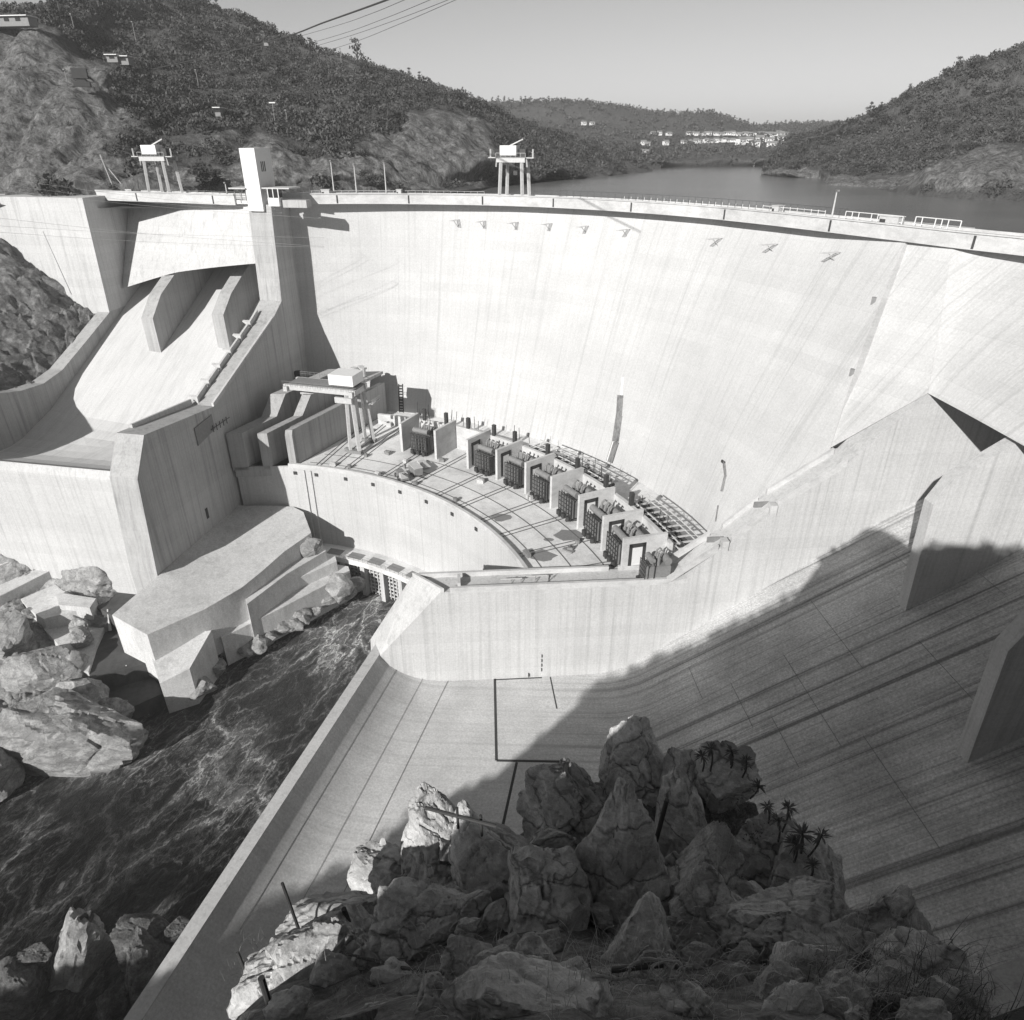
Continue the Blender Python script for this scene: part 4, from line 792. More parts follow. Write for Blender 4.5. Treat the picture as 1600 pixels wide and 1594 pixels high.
# ------------------------------------------------------------------ left bank below the spillway
def D(x, y, d): q = P(x, y, d); return (0, 0, q[0], q[1], q[2])
def dl(row): return [D(x, y, d + (3.6 if x >= 330 and d < 119 else 0)) for x, y, d in row]
rows_b = [dl([(-200, 1380, 121), (0, 1262, 120), (60, 1222, 120), (150, 1170, 120), (200, 1140, 120), (260, 1110, 120), (330, 1062, 120), (400, 1025, 120), (480, 980, 120), (545, 932, 120), (556, 910, 120)]),
 dl([(-200, 1300, 114), (0, 1210, 114.5), (60, 1185, 114.5), (150, 1140, 115.5), (200, 1115, 116), (260, 1088, 115.5), (330, 1042, 115), (400, 1006, 114.5), (480, 960, 114), (541, 918, 113.5), (552, 900, 113)]),
 dl([(-200, 1150, 106), (0, 1120, 108.5), (60, 1110, 109.5), (150, 1090, 114), (200, 1075, 114.5), (260, 1060, 113), (330, 1020, 111), (400, 985, 109), (480, 935, 107.5), (535, 895, 107), (545, 885, 108)]),
 dl([(-200, 1010, 101), (0, 1010, 104.5), (60, 1000, 106.5), (150, 1010, 109), (200, 1000, 110), (260, 970, 106), (330, 940, 104), (400, 905, 102), (480, 870, 102), (525, 862, 104), (535, 860, 106)]),
 dl([(-200, 910, 97), (0, 930, 100), (60, 935, 102.5), (150, 950, 103), (200, 925, 102.5), (260, 890, 100), (330, 860, 99), (400, 830, 98), (450, 815, 98), (495, 835, 102), (512, 848, 105)]),
 dl([(-200, 840, 93), (0, 838, 93.5), (60, 843, 94.8), (110, 860, 97), (190, 882, 99.5), (250, 875, 99.5), (320, 828, 99), (380, 798, 98), (430, 792, 97), (468, 800, 98), (486, 830, 104)]),
 dl([(-200, 800, 97), (0, 800, 98), (250, 840, 104), (430, 780, 104), (480, 810, 108)])]
hb, co_b, rk_b = hill('river_bank', rows_b, 330, 170, 1.4, M['rockL'], 2.2, .09, .75, .28)
up = [(250, 897, 93), (311, 843, 93), (372, 790, 93), (433, 790, 93), (458, 792, 93.2), (474, 800, 93.6), (486, 832, 94.4)]; lo = [(175, 961, 96.4), (230, 992, 97.4), (320, 952, 97.2), (378, 918, 96.6), (410, 892, 96), (444, 862, 95.3), (484, 834, 94.6)]
up = [P(*p) for p in up]; lo = [P(*p) for p in lo]; dn = np.array([0, 0, -14.0])
MBa = MB().sweep([[a, b_, b_ + dn, a + dn] for a, b_ in zip(up, lo)]); tag(MBa.build('apron_slab', M['ledge'], smooth=True), 'broad pale concrete apron slab at the foot of the tall dark spillway wall', 'concrete slab')
def ledge(pts, bottom, label, m='ledge'): tag(MB().prism([P(*p) for p in pts], bottom=-bottom).build('concrete_ledge', M[m]), label, 'ledge')
ledge([(382, 931, 100.2), (440, 884, 100), (503, 850, 100), (509, 861, 100), (448, 897, 100), (386, 944, 100.2)], 112, 'topmost of the long stepped concrete ledges above the river')
ledge([(324, 966, 103.2), (420, 905, 103.2), (500, 865, 103.2), (523, 867, 103.2), (526, 877, 103.2), (430, 920, 103.2), (333, 974, 103.2)], 114, 'middle of the long stepped concrete ledges above the river')
ledge([(340, 984, 106.4), (430, 930, 106.4), (519, 881, 106.4), (544, 885, 106.4), (547, 894, 106.4), (440, 950, 106.4), (346, 997, 106.4)], 115, 'lowest of the long stepped concrete ledges just above the riverside boulders')
ledge([(232, 1013, 103.5), (292, 990, 103), (330, 985, 103), (296, 1045, 105.5), (250, 1068, 107)], 116, 'pale concrete buttress ending in a point over the river')
ledge([(-60, 885, 96), (0, 868, 95.8), (62, 848, 95.5), (73, 854, 95.5), (0, 884, 96), (-60, 908, 96)], 106, 'upper flat concrete ledge at the left edge under the spillway lip')
ledge([(-60, 935, 98.6), (5, 912, 98.4), (82, 877, 98), (86, 888, 98), (12, 926, 98.6), (-60, 960, 98.8)], 110, 'lower flat concrete ledge at the left edge beside the angular boulder')
ledge([(32, 936, 101.2), (86, 913, 101), (97, 922, 101), (141, 942, 101.5), (145, 948, 101.6), (68, 967, 102), (46, 953, 101.6)], 112, 'square pale concrete slab left of the wet channel')
ledge([(68, 982, 105), (95, 968, 105), (140, 958, 105), (165, 975, 106), (150, 1010, 106.5), (138, 1050, 107), (112, 1048, 107), (92, 1008, 106)], 114, 'sloping pale slab of concrete beside the dark spill pool')
M['wet'] = concrete('wet_concrete', 0.10, 0.4, (.2, .2, .1), .3, 2.4, 0.0)
ledge([(146, 946, 102.4), (198, 890, 101.8), (248, 898, 101.8), (176, 962, 102.4)], 113, 'dark wet channel floor between the apron and the angular boulder', 'wet')
ledge([(150, 985, 107.2), (180, 970, 107), (236, 1010, 107), (236, 1034, 107.4), (140, 1062, 107.8), (140, 1030, 107.6)], 116, 'dark wet upper step of the spill pool under the buttress', 'wet')
ledge([(152, 1082, 112), (236, 1052, 111.8), (250, 1072, 111.8), (258, 1082, 112), (190, 1112, 112.4)], 118, 'dark wet lower step of the spill pool above the river', 'wet')
m, t, b = mat('falling_water'); b.inputs['Base Color'].default_value = (.6, .6, .6, 1); b.inputs['Alpha'].default_value = 1; M['fall'] = m
for i, (a, b_, lb) in enumerate([((168, 952, 101.9), (172, 985, 106.9), 'thin white trickle of water falling from the wet channel end'), ((197, 1040, 107.4), (203, 1056, 111.7), 'thin white trickle falling over the upper step of the spill pool'), ((247, 1078, 112), (249, 1099, 115.8), 'thin white trickle falling from the lower step into the river')]):
    tag(MB().tube([P(*a), lerp(P(*a), P(*b_), .4) + np.array([.2, -.3, 0]), P(*b_)], [.16, .22, .4], 7).build('trickle', M['fall'], smooth=True), lb, 'waterfall')
RB = [(-20, 1090, 190, 1205, 108, 'big pale rounded boulder at the river edge on the left', 1.0), (88, 842, 185, 938, 98.5, 'angular pale boulder just under the spillway lip beside the wet channel', 1), (-25, 962, 42, 1045, 103, 'grey boulder at the left edge below the flat ledges', 1), (20, 1000, 130, 1100, 107, 'broken brown rock mass left of the sloping slab', 1), (90, 1060, 165, 1130, 109.5, 'split boulder between the spill pool and the big pale boulder', .8), (130, 1090, 195, 1150, 112, 'dark jagged boulder next to the lower spill pool step', .8), (-40, 1170, 25, 1260, 111, 'pale boulder cut by the left edge of the river', 1),
 (440, 838, 502, 872, 97.6, 'pale rough rock between the apron and the topmost ledge', .7), (508, 893, 552, 940, 107, 'pale rounded boulder at the end of the ledges beside the outlet', .9), (60, 835, 112, 862, 95.5, 'low rubble rock right under the lip at the left', .7), (262, 1050, 330, 1098, 112.5, 'dark shaded rock under the pointed buttress', .8), (165, 892, 192, 918, 100, 'small dark rock behind the angular boulder', .8)]
for i, r in enumerate(RB): boulder(*r[:4], d=r[4], label=r[5], m='rockL', seed=100 + i, sub=5 if r[2] - r[0] > 90 else 4, deep=r[6], planes=12, rough=.085)
rr_ = random.Random(5)
for i in range(26):
    t_ = i / 25; x = 268 + (545 - 268) * t_ + rr_.uniform(-6, 6); y = np.interp(x, [268, 330, 400, 480, 545], [1078, 1040, 1004, 958, 918]) + rr_.uniform(-14, 8); s_ = rr_.uniform(14, 34)
    boulder(x - s_ * .7, y - s_ * .55, x + s_ * .7, y + s_ * .55, d=np.interp(y, [900, 1100], [110.5, 114.5]), label='broken rock in the line of boulders along the river edge below the ledges', m='rockL', seed=200 + i, sub=3, rough=.13, group='boulders along the river edge')
for i in range(30):
    x = rr_.uniform(-20, 330); y = rr_.uniform(940, 1180) if x < 190 else rr_.uniform(1040, 1100); s_ = rr_.uniform(12, 34)
    if x > 135: continue
    boulder(x - s_ * .7, y - s_ * .55, x + s_ * .7, y + s_ * .55, d=float(np.interp(y, [940, 1180], [102, 113.5])) - .6, label='angular rock fragment scattered over the left bank below the spillway lip', m='rockL', seed=700 + i, sub=4, rough=.14, planes=9, group='rock fragments on the left bank')
ledge([(86, 925, 99.8), (150, 935, 100.4), (140, 950, 100.6), (92, 945, 100.2)], 108, 'small broken concrete step between the square slab and the angular boulder')
ledge([(386, 948, 105), (440, 908, 104.6), (470, 893, 104.6), (476, 900, 105), (430, 930, 105), (392, 956, 105.4)], 114, 'short narrow concrete step wedged between the middle and lowest long ledges')
# boulders standing in the river in front of the flip lip
for i, r in enumerate([(66, 1432, 168, 1640, 62, 'tall pale split boulder in the river at the lower left', -8), (168, 1432, 276, 1520, 64, 'dark flat topped boulder right of the tall split boulder', -12), (196, 1475, 262, 1600, 58, 'leaning grey boulder below the flat topped boulder', 22), (120, 1428, 142, 1455, 66, 'small rock perched behind the tall split boulder', 0), (-20, 1500, 70, 1610, 58, 'low dark rocks at the lower left corner', 0), (255, 1440, 300, 1480, 64, 'small dark rock against the flip lip', 0), (150, 1540, 215, 1640, 55, 'dark rock at the bottom edge beside the tall boulder', 0), (30, 1480, 80, 1520, 62, 'small wet rock left of the tall boulder', 0)]):
    boulder(*r[:4], Y=r[4], label=r[5], m='rockL' if i in (0,) else 'rockD', seed=300 + i, sub=5, rot=r[6], planes=15, rough=.1)
bt_ = MB(); rngb = np.random.default_rng(5)
rows_l = []
for s, dz in ((-64, -2.2), (-68, 0.5), (-75, 6), (-86, 15), (-100, 24), (-125, 36), (-170, 52)):
    rows_l.append([(0, 0, *L(u, s, float(np.interp(u, [-80, -45, -20, 2, 18, 44], [-66, -56, -59, -64.5, -63, -51.5])) + dz + (3 if 18 < u < 40 and s < -70 else 0) - max(0, -10 - u) * .55)) for u in (43.5, 36, 28, 20, 10, 0, -12, -25, -45, -80)])
hill('rock_slope', rows_l, 260, 200, 2.6, M['rockS'], 8.8, .07, 1.5, .13)

# ------------------------------------------------------------------ the hillside the camera stands on (its ridge throws the big shadow)
def shep(ctrl, X, Y, lam=.02):
    c = np.array(ctrl, float); r = np.hypot(c[:, None, 0] - c[None, :, 0], c[:, None, 1] - c[None, :, 1]); n = len(c); A = np.zeros((n + 3, n + 3)); A[:n, :n] = -r + np.eye(n) * lam; A[:n, n] = 1; A[:n, n + 1:] = c[:, :2]; A[n, :n] = 1; A[n + 1:, :n] = c[:, :2].T
    w_ = np.linalg.solve(A, np.concatenate([c[:, 2], np.zeros(3)])); Z = w_[n] + w_[n + 1] * X + w_[n + 2] * Y
    for k in range(n): Z = Z - w_[k] * np.hypot(X - c[k, 0], Y - c[k, 1])
    return Z
ridge = [(-148, -68), (-118, -62), (-99, -54), (-91, -49), (-84.5, -44.5), (-80.5, -39.8), (-74, -36.8), (-70.4, -29.8), (-68.4, -24.5), (-60.3, -19.8), (-47, -12.2), (-31.5, -2.6), (-20, 2.6), (-14, 7.4), (-8.4, 11), (-4, 11.8), (8, 10.2), (25, 9.5), (60, 6), (110, -5)]
gx = np.arange(-140, 112, 1.6); prof = np.interp(gx, *zip(*ridge)); rowsY = [(-96, 1, -140, 0), (-95, 1, 14, 0), (-90, 1.0, 16, 0), (-60, 1, 8, 0), (-42, 1, 1.5, 0), (-34, 1, .0, 0), (-30, 1, 0, 0), (-26, 1, -4, 2.5), (-18, 1, -12, 7), (-10, 1, -20, 10), (-3, 1, -29, 14), (4, 1, -40, 18), (12, 1, -58, 20), (20, 1, -80, 24)]
vv = []
for y, _, dz, sh in rowsY:
    for x, z in zip(gx, prof):
        zz = z + dz; zz = max(zz, -124); zz = -124 if x < -138 or x > 109 else zz; jit = noise.fractal(Vector((x * .12, y * .12, 4.4)), .8, 2.1, 5)
        if y == -30: jit = noise.fractal(Vector((x * .22, 1.5, 9)), .8, 2.1, 5) * .7
        vv.append((x + sh, y, zz + jit * (1.0 if y > -40 else 2)))
n_ = len(gx); idx = np.arange(len(vv)).reshape(-1, n_); qd = np.stack([idx[:-1, :-1], idx[:-1, 1:], idx[1:, 1:], idx[1:, :-1]], -1).reshape(-1, 4)
tag(raw_mesh('camera_hillside', np.array(vv), qd, M['rockD']), kind='structure')
cs = []; sz = []
for k in range(1500):
    x = rr_.uniform(-135, 80); y = rr_.uniform(-36, -29); z = float(np.interp(x, *zip(*ridge))); s_ = rr_.uniform(.5, 1.2) + 1.6 * rr_.random() ** 5; cs.append((x, y, z - .35)); sz.append(s_)
v, q = leaf_cloud(cs, sz, 40, .3); tag(raw_mesh('hillside_scrub', v, q, M['leaf']), 'bushes along the crest of the hill behind the viewpoint', 'scrub', kind='stuff')
# the knoll: steep ground with boulders in front of the tripod
def LF(x): return float(np.interp(x, [560, 730], [1.5, 1.0]))      # the left flank falls away further from the tripod
sil = [(300, 1640, 3.0), (350, 1594, 3.3), (400, 1500, 4.2), (470, 1460, 4.8), (520, 1432, 5.4), (560, 1405, 6), (640, 1330, 7.3), (700, 1300, 8.2), (780, 1290, 8.8), (850, 1240, 9.4), (900, 1200, 10.2), (1000, 1170, 10.8), (1100, 1195, 10.2), (1180, 1235, 9.2), (1230, 1300, 8.2), (1300, 1425, 6.8), (1340, 1450, 6), (1450, 1510, 5), (1540, 1580, 4), (1600, 1640, 3.4)]
inn = [(500, 1594, 2.4), (650, 1594, 2.1), (800, 1594, 2), (950, 1594, 2), (1100, 1594, 2.1), (1350, 1594, 2.6), (600, 1490, 4), (800, 1480, 4.1), (1000, 1480, 4.3), (1200, 1480, 4.2), (1350, 1500, 4), (700, 1390, 6.2), (900, 1350, 7), (1100, 1350, 7), (1200, 1390, 6.5), (1000, 1260, 9), (800, 1360, 7)]
sil = [(x, y, Y * LF(x)) for x, y, Y in sil]; inn = [(x, y, Y * LF(x)) for x, y, Y in inn]
ctrl = [tuple(PY(x, y + 26, Y)) for x, y, Y in sil] + [tuple(PY(x, y, Y) * 1.22) for x, y, Y in inn]
for p in sil: q = PY(*p); o_ = np.array([q[0] - .5, q[1] - 3.0]); o_ /= np.linalg.norm(o_); ctrl += [(q[0] + o_[0] * 1.2, q[1] + o_[1] * 1.2, q[2] - 3.5), (q[0] + o_[0] * 3, q[1] + o_[1] * 3, q[2] - 9), (q[0] + o_[0] * 6, q[1] + o_[1] * 6, q[2] - 20)]
ctrl += [(0, 0, -1.75), (1.5, .3, -2.2), (-1.5, .4, -2.2), (0, -1.5, -1.5), (-2.5, -1.5, -2.7), (-4.2, -2.5, -4.2), (2.5, -2, -1.9), (-5.5, -3.5, -5.0), (-7.6, -4, -3.0), (-9.5, -5, -4.6), (0, -4, -1.6), (4, -4, -2.8), (7, -3, -5), (-4, 1.2, -6.5), (-6, 0, -10), (-9, 0, -16), (5, 1.5, -6), (8, 1, -11), (0, -8, -3.4), (4, -8, -5), (-5, -8, -6), (-11, -8, -12), (-11, -4, -14), (-11, 0, -22), (-11, 4, -27), (-11, 8, -31), (-11, 13, -36), (-11, 17, -42), (-7.5, 6, -24), (-7.5, 10, -28), (-5, 10, -26), (-4, 13, -32), (-4, 17, -42), (0, 17, -42), (4, 17, -42), (8, 17, -42), (13, 17, -42), (13, 12, -36), (13, 8, -30), (13, 4, -26), (13, 0, -20), (13, -8, -12), (10.5, 4, -18), (11, 12, -30), (8, 13, -28)]
X, Y = np.meshgrid(np.arange(-11, 13, .11), np.arange(-8, 17, .11)); Z = shep(ctrl, X, Y)
for (i, j), z in np.ndenumerate(Z): q = Vector((X[i, j], Y[i, j], 0)); dd_, pp = noise.voronoi(Vector((q.x * 1.1, q.y * 1.1, z * .8)) + Vector((3, 1, 7)), distance_metric='DISTANCE'); Z[i, j] = z + noise.fractal(q * .9, .8, 2.1, 6) * .14 + noise.noise(pp[0] * 5.3) * .30 * min(1, max(0, q.y - .8)) + noise.noise(q * 6) * .03
idx = np.arange(X.size).reshape(X.shape); qd = np.stack([idx[:-1, :-1], idx[:-1, 1:], idx[1:, 1:], idx[1:, :-1]], -1).reshape(-1, 4)
M['rockK'] = rockmat('broken_rock_and_soil', 0.05, 0.26, 7.0, 0.03, 0.2, (1, 1, 1), .5); kn = raw_mesh('knoll', np.stack([X, Y, Z], -1).reshape(-1, 3), qd, M['rockK']); kn.data.polygons.foreach_set('use_smooth', [True] * len(kn.data.polygons)); tag(kn, kind='structure')
NB = [(928, 1132, 1052, 1340, 9.8, 'high peak boulder with a sunlit white cracked top', -6), (880, 1262, 1026, 1520, 6.2, 'large upright boulder with a sunlit tip on its upper left', -4), (1044, 1168, 1110, 1262, 9.6, 'pointed grey boulder right beside the high peak', 6), (1096, 1182, 1176, 1266, 9.2, 'rounded grey boulder with rosette plants on top', 0), (1046, 1232, 1116, 1375, 8.2, 'tall narrow boulder in the cleft right of the peak', 5), (1032, 1322, 1150, 1480, 6.2, 'pointed boulder at the centre right below the cleft', -6), (1060, 1400, 1196, 1540, 5.0, 'broad tilted boulder near the rope', 14), (836, 1196, 936, 1350, 9.2, 'dark broad boulder leaning against the left of the high peak', 20), (640, 1258, 764, 1420, 8.0, 'spiky boulder under the bent iron rail', 6), (628, 1296, 656, 1370, 7.8, 'thin upright stone at the left end of the ridge', 0), (700, 1288, 832, 1460, 7.0, 'fluted dark boulder in the middle of the outcrop', 18), (786, 1348, 892, 1510, 5.8, 'blunt grey boulder left of the large upright one', 0), (588, 1412, 732, 1530, 4.9, 'sharp cornered boulder with a dark undercut at lower left', 8), (1174, 1404, 1342, 1530, 4.9, 'big smooth rounded boulder at lower right', -4), (1316, 1428, 1470, 1580, 4.5, 'smooth boulder at the right end of the outcrop', -18), (404, 1462, 600, 1640, 3.9, 'flat lichen covered boulder at the lower left corner of the outcrop', 12), (716, 1540, 936, 1650, 2.6, 'low rough stone at the bottom edge in the middle', 0), (640, 1556, 712, 1630, 2.7, 'small stone at the bottom edge', 0), (1040, 1550, 1106, 1620, 2.7, 'small pointed stone at the bottom right of centre', 0), (548, 1590, 650, 1650, 2.6, 'stone cut by the bottom edge at left', 0), (1150, 1290, 1240, 1430, 7.2, 'dark mossy boulder on the steep right flank', -20), (1210, 1320, 1300, 1450, 6.6, 'dark ledge of rock at the right flank under the plants', -30), (560, 1330, 660, 1440, 7.0, 'dark sloping rock on the left flank', 40), (460, 1420, 600, 1490, 5.0, 'low grassy rock on the left flank by the iron stakes', 10), (1380, 1500, 1560, 1640, 3.7, 'dark rock under the hanging grass at lower right', -30), (960, 1440, 1050, 1560, 4.4, 'dark stone under the coiled rope', 0), (700, 1480, 780, 1560, 4.5, 'dark stone in the middle of the dry grass', 0), (1200, 1500, 1330, 1640, 3.6, 'shadowed rock at the bottom right', 0)]
for i, r in enumerate(NB): boulder(*r[:4], Y=r[4] * LF((r[0] + r[2]) / 2), label=r[5], m='rockN', seed=400 + i, sub=6 if i in (0, 1, 5, 6, 7, 8, 10, 12, 13, 14, 15) else 5, rot=r[6], planes=11, rough=.13, deep=.95, grow=1.08 if i in (0, 1, 2) else 1.24, taper=.45 if i in (1, 2, 4, 5, 6, 8, 10, 9) else .15)

for i in range(64):
    x = rr_.uniform(430, 1470); y0 = np.interp(x, [430, 560, 700, 800, 1000, 1180, 1300, 1470], [1500, 1430, 1350, 1330, 1250, 1290, 1450, 1530]); y = y0 + (1600 - y0) * rr_.random() ** .8; Yd = np.interp(y, [1250, 1350, 1450, 1530, 1600], [9.2, 7.2, 5.2, 3.7, 2.6]); s_ = rr_.uniform(22, 62) * (1.25 if y > 1480 else 1)
    boulder(x - s_ * .6, y - s_ * .5, x + s_ * .6, y + s_ * .5, Y=Yd * 1.03 * LF(x), deep=.8, label='small broken stone wedged among the big boulders of the near outcrop', m='rockN', seed=900 + i, sub=4, rot=rr_.uniform(-40, 40), planes=10, rough=.14, group='small stones of the near outcrop')

# ------------------------------------------------------------------ trees on the skylines
def tree(h, seed, dens=26):
    rng = np.random.default_rng(seed); o = thing('tree', '', 'tree', (0, 0, 0)); lean = rng.uniform(-.06, .06, 2) * h
    q = MB(); q.tube([(0, 0, -.5), (lean[0] * .4, lean[1] * .4, h * .45), (lean[0], lean[1], h * .85)], [h * .035, h * .025, h * .008], 7); cs = []; sz = []
    for k in range(9):
        a = rng.uniform(0, 6.28); z = h * rng.uniform(.35, .92); r_ = h * rng.uniform(.08, .30) * (1.15 - z / h * .7); e = np.array([math.cos(a) * r_ + lean[0] * z / h, math.sin(a) * r_ + lean[1] * z / h, z])
        q.tube([(lean[0] * z / h * .8, lean[1] * z / h * .8, z - h * .12), tuple(e)], [h * .014, h * .005], 5); cs.append(e); sz.append(h * rng.uniform(.09, .17))
    cs.append(np.array([lean[0], lean[1], h * .92])); sz.append(h * .11)
    q.build('trunk', M['bark'], o, local=True); v, f = leaf_cloud(cs, sz, dens, .3, .8, rng, .2); raw_mesh('crown', v, f, M['leafd'], o); return o
protos = [tree(h, s) for h, s in ((8, 1), (10, 2), (7, 3), (12, 4))]; used = [False] * 4
def plant_tree(x, y, Y, px, label, group, k):
    p1 = PY(x, y, Y); hh = px * (p1 @ CF) / FPX; base = (8, 10, 7, 12)[k]
    o = protos[k] if not used[k] else copy_tree(protos[k]); used[k] = True
    o.location = tuple(p1); s_ = hh / base; o.scale = (s_, s_, s_); o.rotation_euler = (0, 0, random.uniform(0, 6.2)); o['label'] = label; o['group'] = group
G1 = 'trees along the skyline of the left hill'
plant_tree(560, 104, 486, 38, 'tallest lone tree on the skyline of the left hill below the cables', G1, 3); plant_tree(487, 82, 492, 20, 'small tree on the left hill skyline just left of the tallest lone tree', G1, 0); plant_tree(302, 6, 490, 32, 'dark tree on the hilltop at the top edge of the picture', G1, 1)
for x, y, h in [(340, 22, 20), (365, 33, 14), (405, 50, 12), (440, 66, 10), (520, 92, 10), (585, 110, 12), (610, 118, 10), (640, 124, 16), (655, 128, 14), (672, 136, 12), (690, 146, 12), (712, 152, 10), (735, 162, 16), (748, 168, 16), (765, 178, 12), (785, 186, 12), (800, 192, 10), (820, 200, 12), (845, 208, 10), (870, 216, 8), (268, -2, 20), (100, 42, 50), (72, 50, 34), (88, 46, 44), (130, 60, 40), (150, 70, 26), (215, 5, 30)]:
    plant_tree(x, y, np.interp(x, [0, 90, 160, 290, 400, 500, 570, 650, 740, 820, 880], [390, 372, 420, 490, 500, 490, 480, 480, 492, 543, 588]), h, 'small dark tree in the row along the skyline of the left hill', G1, random.randrange(4))
for i in range(60):
    x = 770 + i * 8.6 + random.uniform(-3, 3); y = np.interp(x, [770, 830, 900, 960, 1000, 1060, 1110, 1145, 1180, 1250, 1300], [160, 158, 162, 166, 174, 180, 178, 189, 197, 195, 193]); plant_tree(x, y + 2, np.interp(x, [770, 1000, 1145, 1300], [975, 1008, 1010, 1160]), random.uniform(5, 11), 'tiny tree in the row along the far skyline beyond the reservoir', 'trees along the far skyline', random.randrange(4))
G2 = 'trees along the skyline of the right hill'
plant_tree(1495, 118, 420, 26, 'broad dark tree on the right hill skyline', G2, 3)
for x, y, h in [(1300, 206, 12), (1322, 199, 14), (1340, 193, 12), (1358, 184, 22), (1374, 175, 14), (1392, 164, 10), (1420, 151, 18), (1436, 146, 16), (1452, 138, 14), (1468, 130, 12), (1480, 124, 16), (1512, 108, 14), (1524, 106, 18), (1545, 100, 14), (1562, 96, 12), (1580, 88, 14), (1596, 80, 14), (1618, 72, 14), (1275, 214, 9), (1255, 220, 8)]:
    plant_tree(x, y, np.interp(x, [1240, 1300, 1350, 1400, 1440, 1500, 1600, 1700], [523, 485, 461, 441, 431, 421, 411, 401]), h, 'dark rounded tree in the row along the skyline of the right hill', G2, random.randrange(4))

# ------------------------------------------------------------------ workers' village on the far shore
def house(wd, dp, h):
    o = thing('house', '', 'house', (0, 0, 0), 0, 'small white houses of the village')
    MB().box((0, 0, h / 2 - .5), (wd, dp, h + 1)).build('wall', M['white'], o, local=True)
    q = MB(); a = [(-wd / 2 - .5, -dp / 2 - .6, h - .1), (wd / 2 + .5, -dp / 2 - .6, h - .1), (wd / 2 + .5, 0, h + 1.9), (-wd / 2 - .5, 0, h + 1.9)]; q.prism([np.array(p) for p in a], dz=.25); a = [(-wd / 2 - .5, dp / 2 + .6, h - .1), (wd / 2 + .5, dp / 2 + .6, h - .1), (wd / 2 + .5, .01, h + 1.9), (-wd / 2 - .5, .01, h + 1.9)]; q.prism([np.array(p) for p in a], dz=.25); q.build('roof', M['roof'], o, local=True)
    for x in (-wd * .28, wd * .28): MB().box((x, -dp / 2 - .02, h * .55), (1.6, .1, 1.3)).build('window', M['glass'], o, local=True)
    MB().box((0, -dp / 2 - .02, h * .4), (1.2, .1, 2.2)).build('door', M['mid'], o, local=True); return o
hp = [house(9, 7, 3.0), house(12, 8, 3.2), house(8, 7, 4.5)]; hu = [False] * 3
def far_at(x, y):                   # where the sight line meets the far hill
    v = ray(x, y); best = None; g = co_f.reshape(-1, 3); k = np.argmin(np.abs(g[:, 0] / g[:, 1] - v[0] / v[1]) * 900 + np.abs(g[:, 2] / g[:, 1] - v[2] / v[1]) * 900 + g[:, 1] * 1e-4); return g[k]
def put_house(x, y, s, label):
    k = random.randrange(3); o = hp[k] if not hu[k] else copy_tree(hp[k]); hu[k] = True; p1 = far_at(x, y); p2 = PY(x, y, p1[1] - 6); o.location = tuple(p2); o.scale = (s, s, s); o.rotation_euler = (0, 0, R_(random.uniform(-25, 25))); o['label'] = label
for i in range(18): put_house(1080 + i * 9.2 + random.uniform(-2, 2), 210.5 + (i % 3) * .5, .62, 'tiny white house in the upper terrace row of the lakeside village')
for i in range(14): put_house(1068 + i * 7 + random.uniform(-2, 2), 224 - i * .25, .6, 'tiny white house in the lower terrace row of the lakeside village')
for x, y in [(1157, 225), (1170, 224), (1172, 213), (1187, 212), (1186, 222), (1202, 221), (1202, 213), (1221, 220), (1226, 227), (1240, 226), (1252, 226), (1218, 212), (1240, 219), (1180, 229), (1206, 228)]: put_house(x, y, random.uniform(.7, .95), 'larger white house in the cluster at the right end of the lakeside village')
for x, y in [(1005, 226), (1012, 227), (1040, 226), (1008, 242), (912, 195), (1020, 210), (1030, 211), (1045, 211), (925, 196)]: put_house(x, y, .6, 'lone white house among the woods left of the lakeside village')

# ------------------------------------------------------------------ along the crest: cranes, railings, lamp posts
def crest_crane(loc, az, label, s=1.0):
    o = thing('gantry_crane', label, 'crane', loc, -R_(az), 'gantry cranes on the dam crest')
    for x in (-3.6, 3.6):
        for y in (-3.2, 3.2):
            MB().bar((x, y, 0), (x * .88, y * .9, 10.2), .75, .75).build('leg', M['mid'] if x > 0 and s < 0 else M['light'], o, local=True)
    for y in (-3.0, 3.0): MB().box((0, y, 10.6), (8.6, .8, 1.2)).build('girder', M['light'], o, local=True)
    for x in (-3.4, 3.4): MB().box((x, 0, 10.5), (.8, 5.4, .9)).build('end_beam', M['mid'], o, local=True)
    MB().box((0, 0, 11.3), (9.2, 7.0, .2)).build('platform', M['mid'], o, local=True)
    MB().box((-1.2, -.6, 13.0), (5.0, 3.4, 2.6)).build('machine_house', M['white'], o, local=True); MB().box((2.7, .4, 12.4), (1.8, 2.4, 2.0)).build('winch', M['dark'], o, local=True)
    MB().bar((-1.5, 0, 14.2), (2.6, 0, 15.9), .3).build('jib', M['light'], o, local=True)
    for x in (-5.6, 5.6): MB().box((x, -2.6, 11.2), (2.6, 1.2, .25)).bar((x * 1.15, -2.6, 11.2), (x * 1.15, -2.6, 13.4), .35).bar((x * .85, -2.6, 8.8), (x * .8, -2.6, 11.2), .3).build('cantilever', M['light'], o, local=True)
    q = MB()
    for s_ in (-1, 1): q.bar((-4.5, s_ * 3.5, 12.4), (4.5, s_ * 3.5, 12.4), .08); [q.bar((-4.5 + k * 1.5, s_ * 3.5, 11.3), (-4.5 + k * 1.5, s_ * 3.5, 12.4), .08) for k in range(7)]
    q.build('handrail', M['light'], o, local=True)
    MB().bar((.4, 0, 10), (.4, 0, 7.8), .12).box((.4, 0, 7.2), (1.2, .8, 1.2)).build('hoist_block', M['dark'], o, local=True); return o
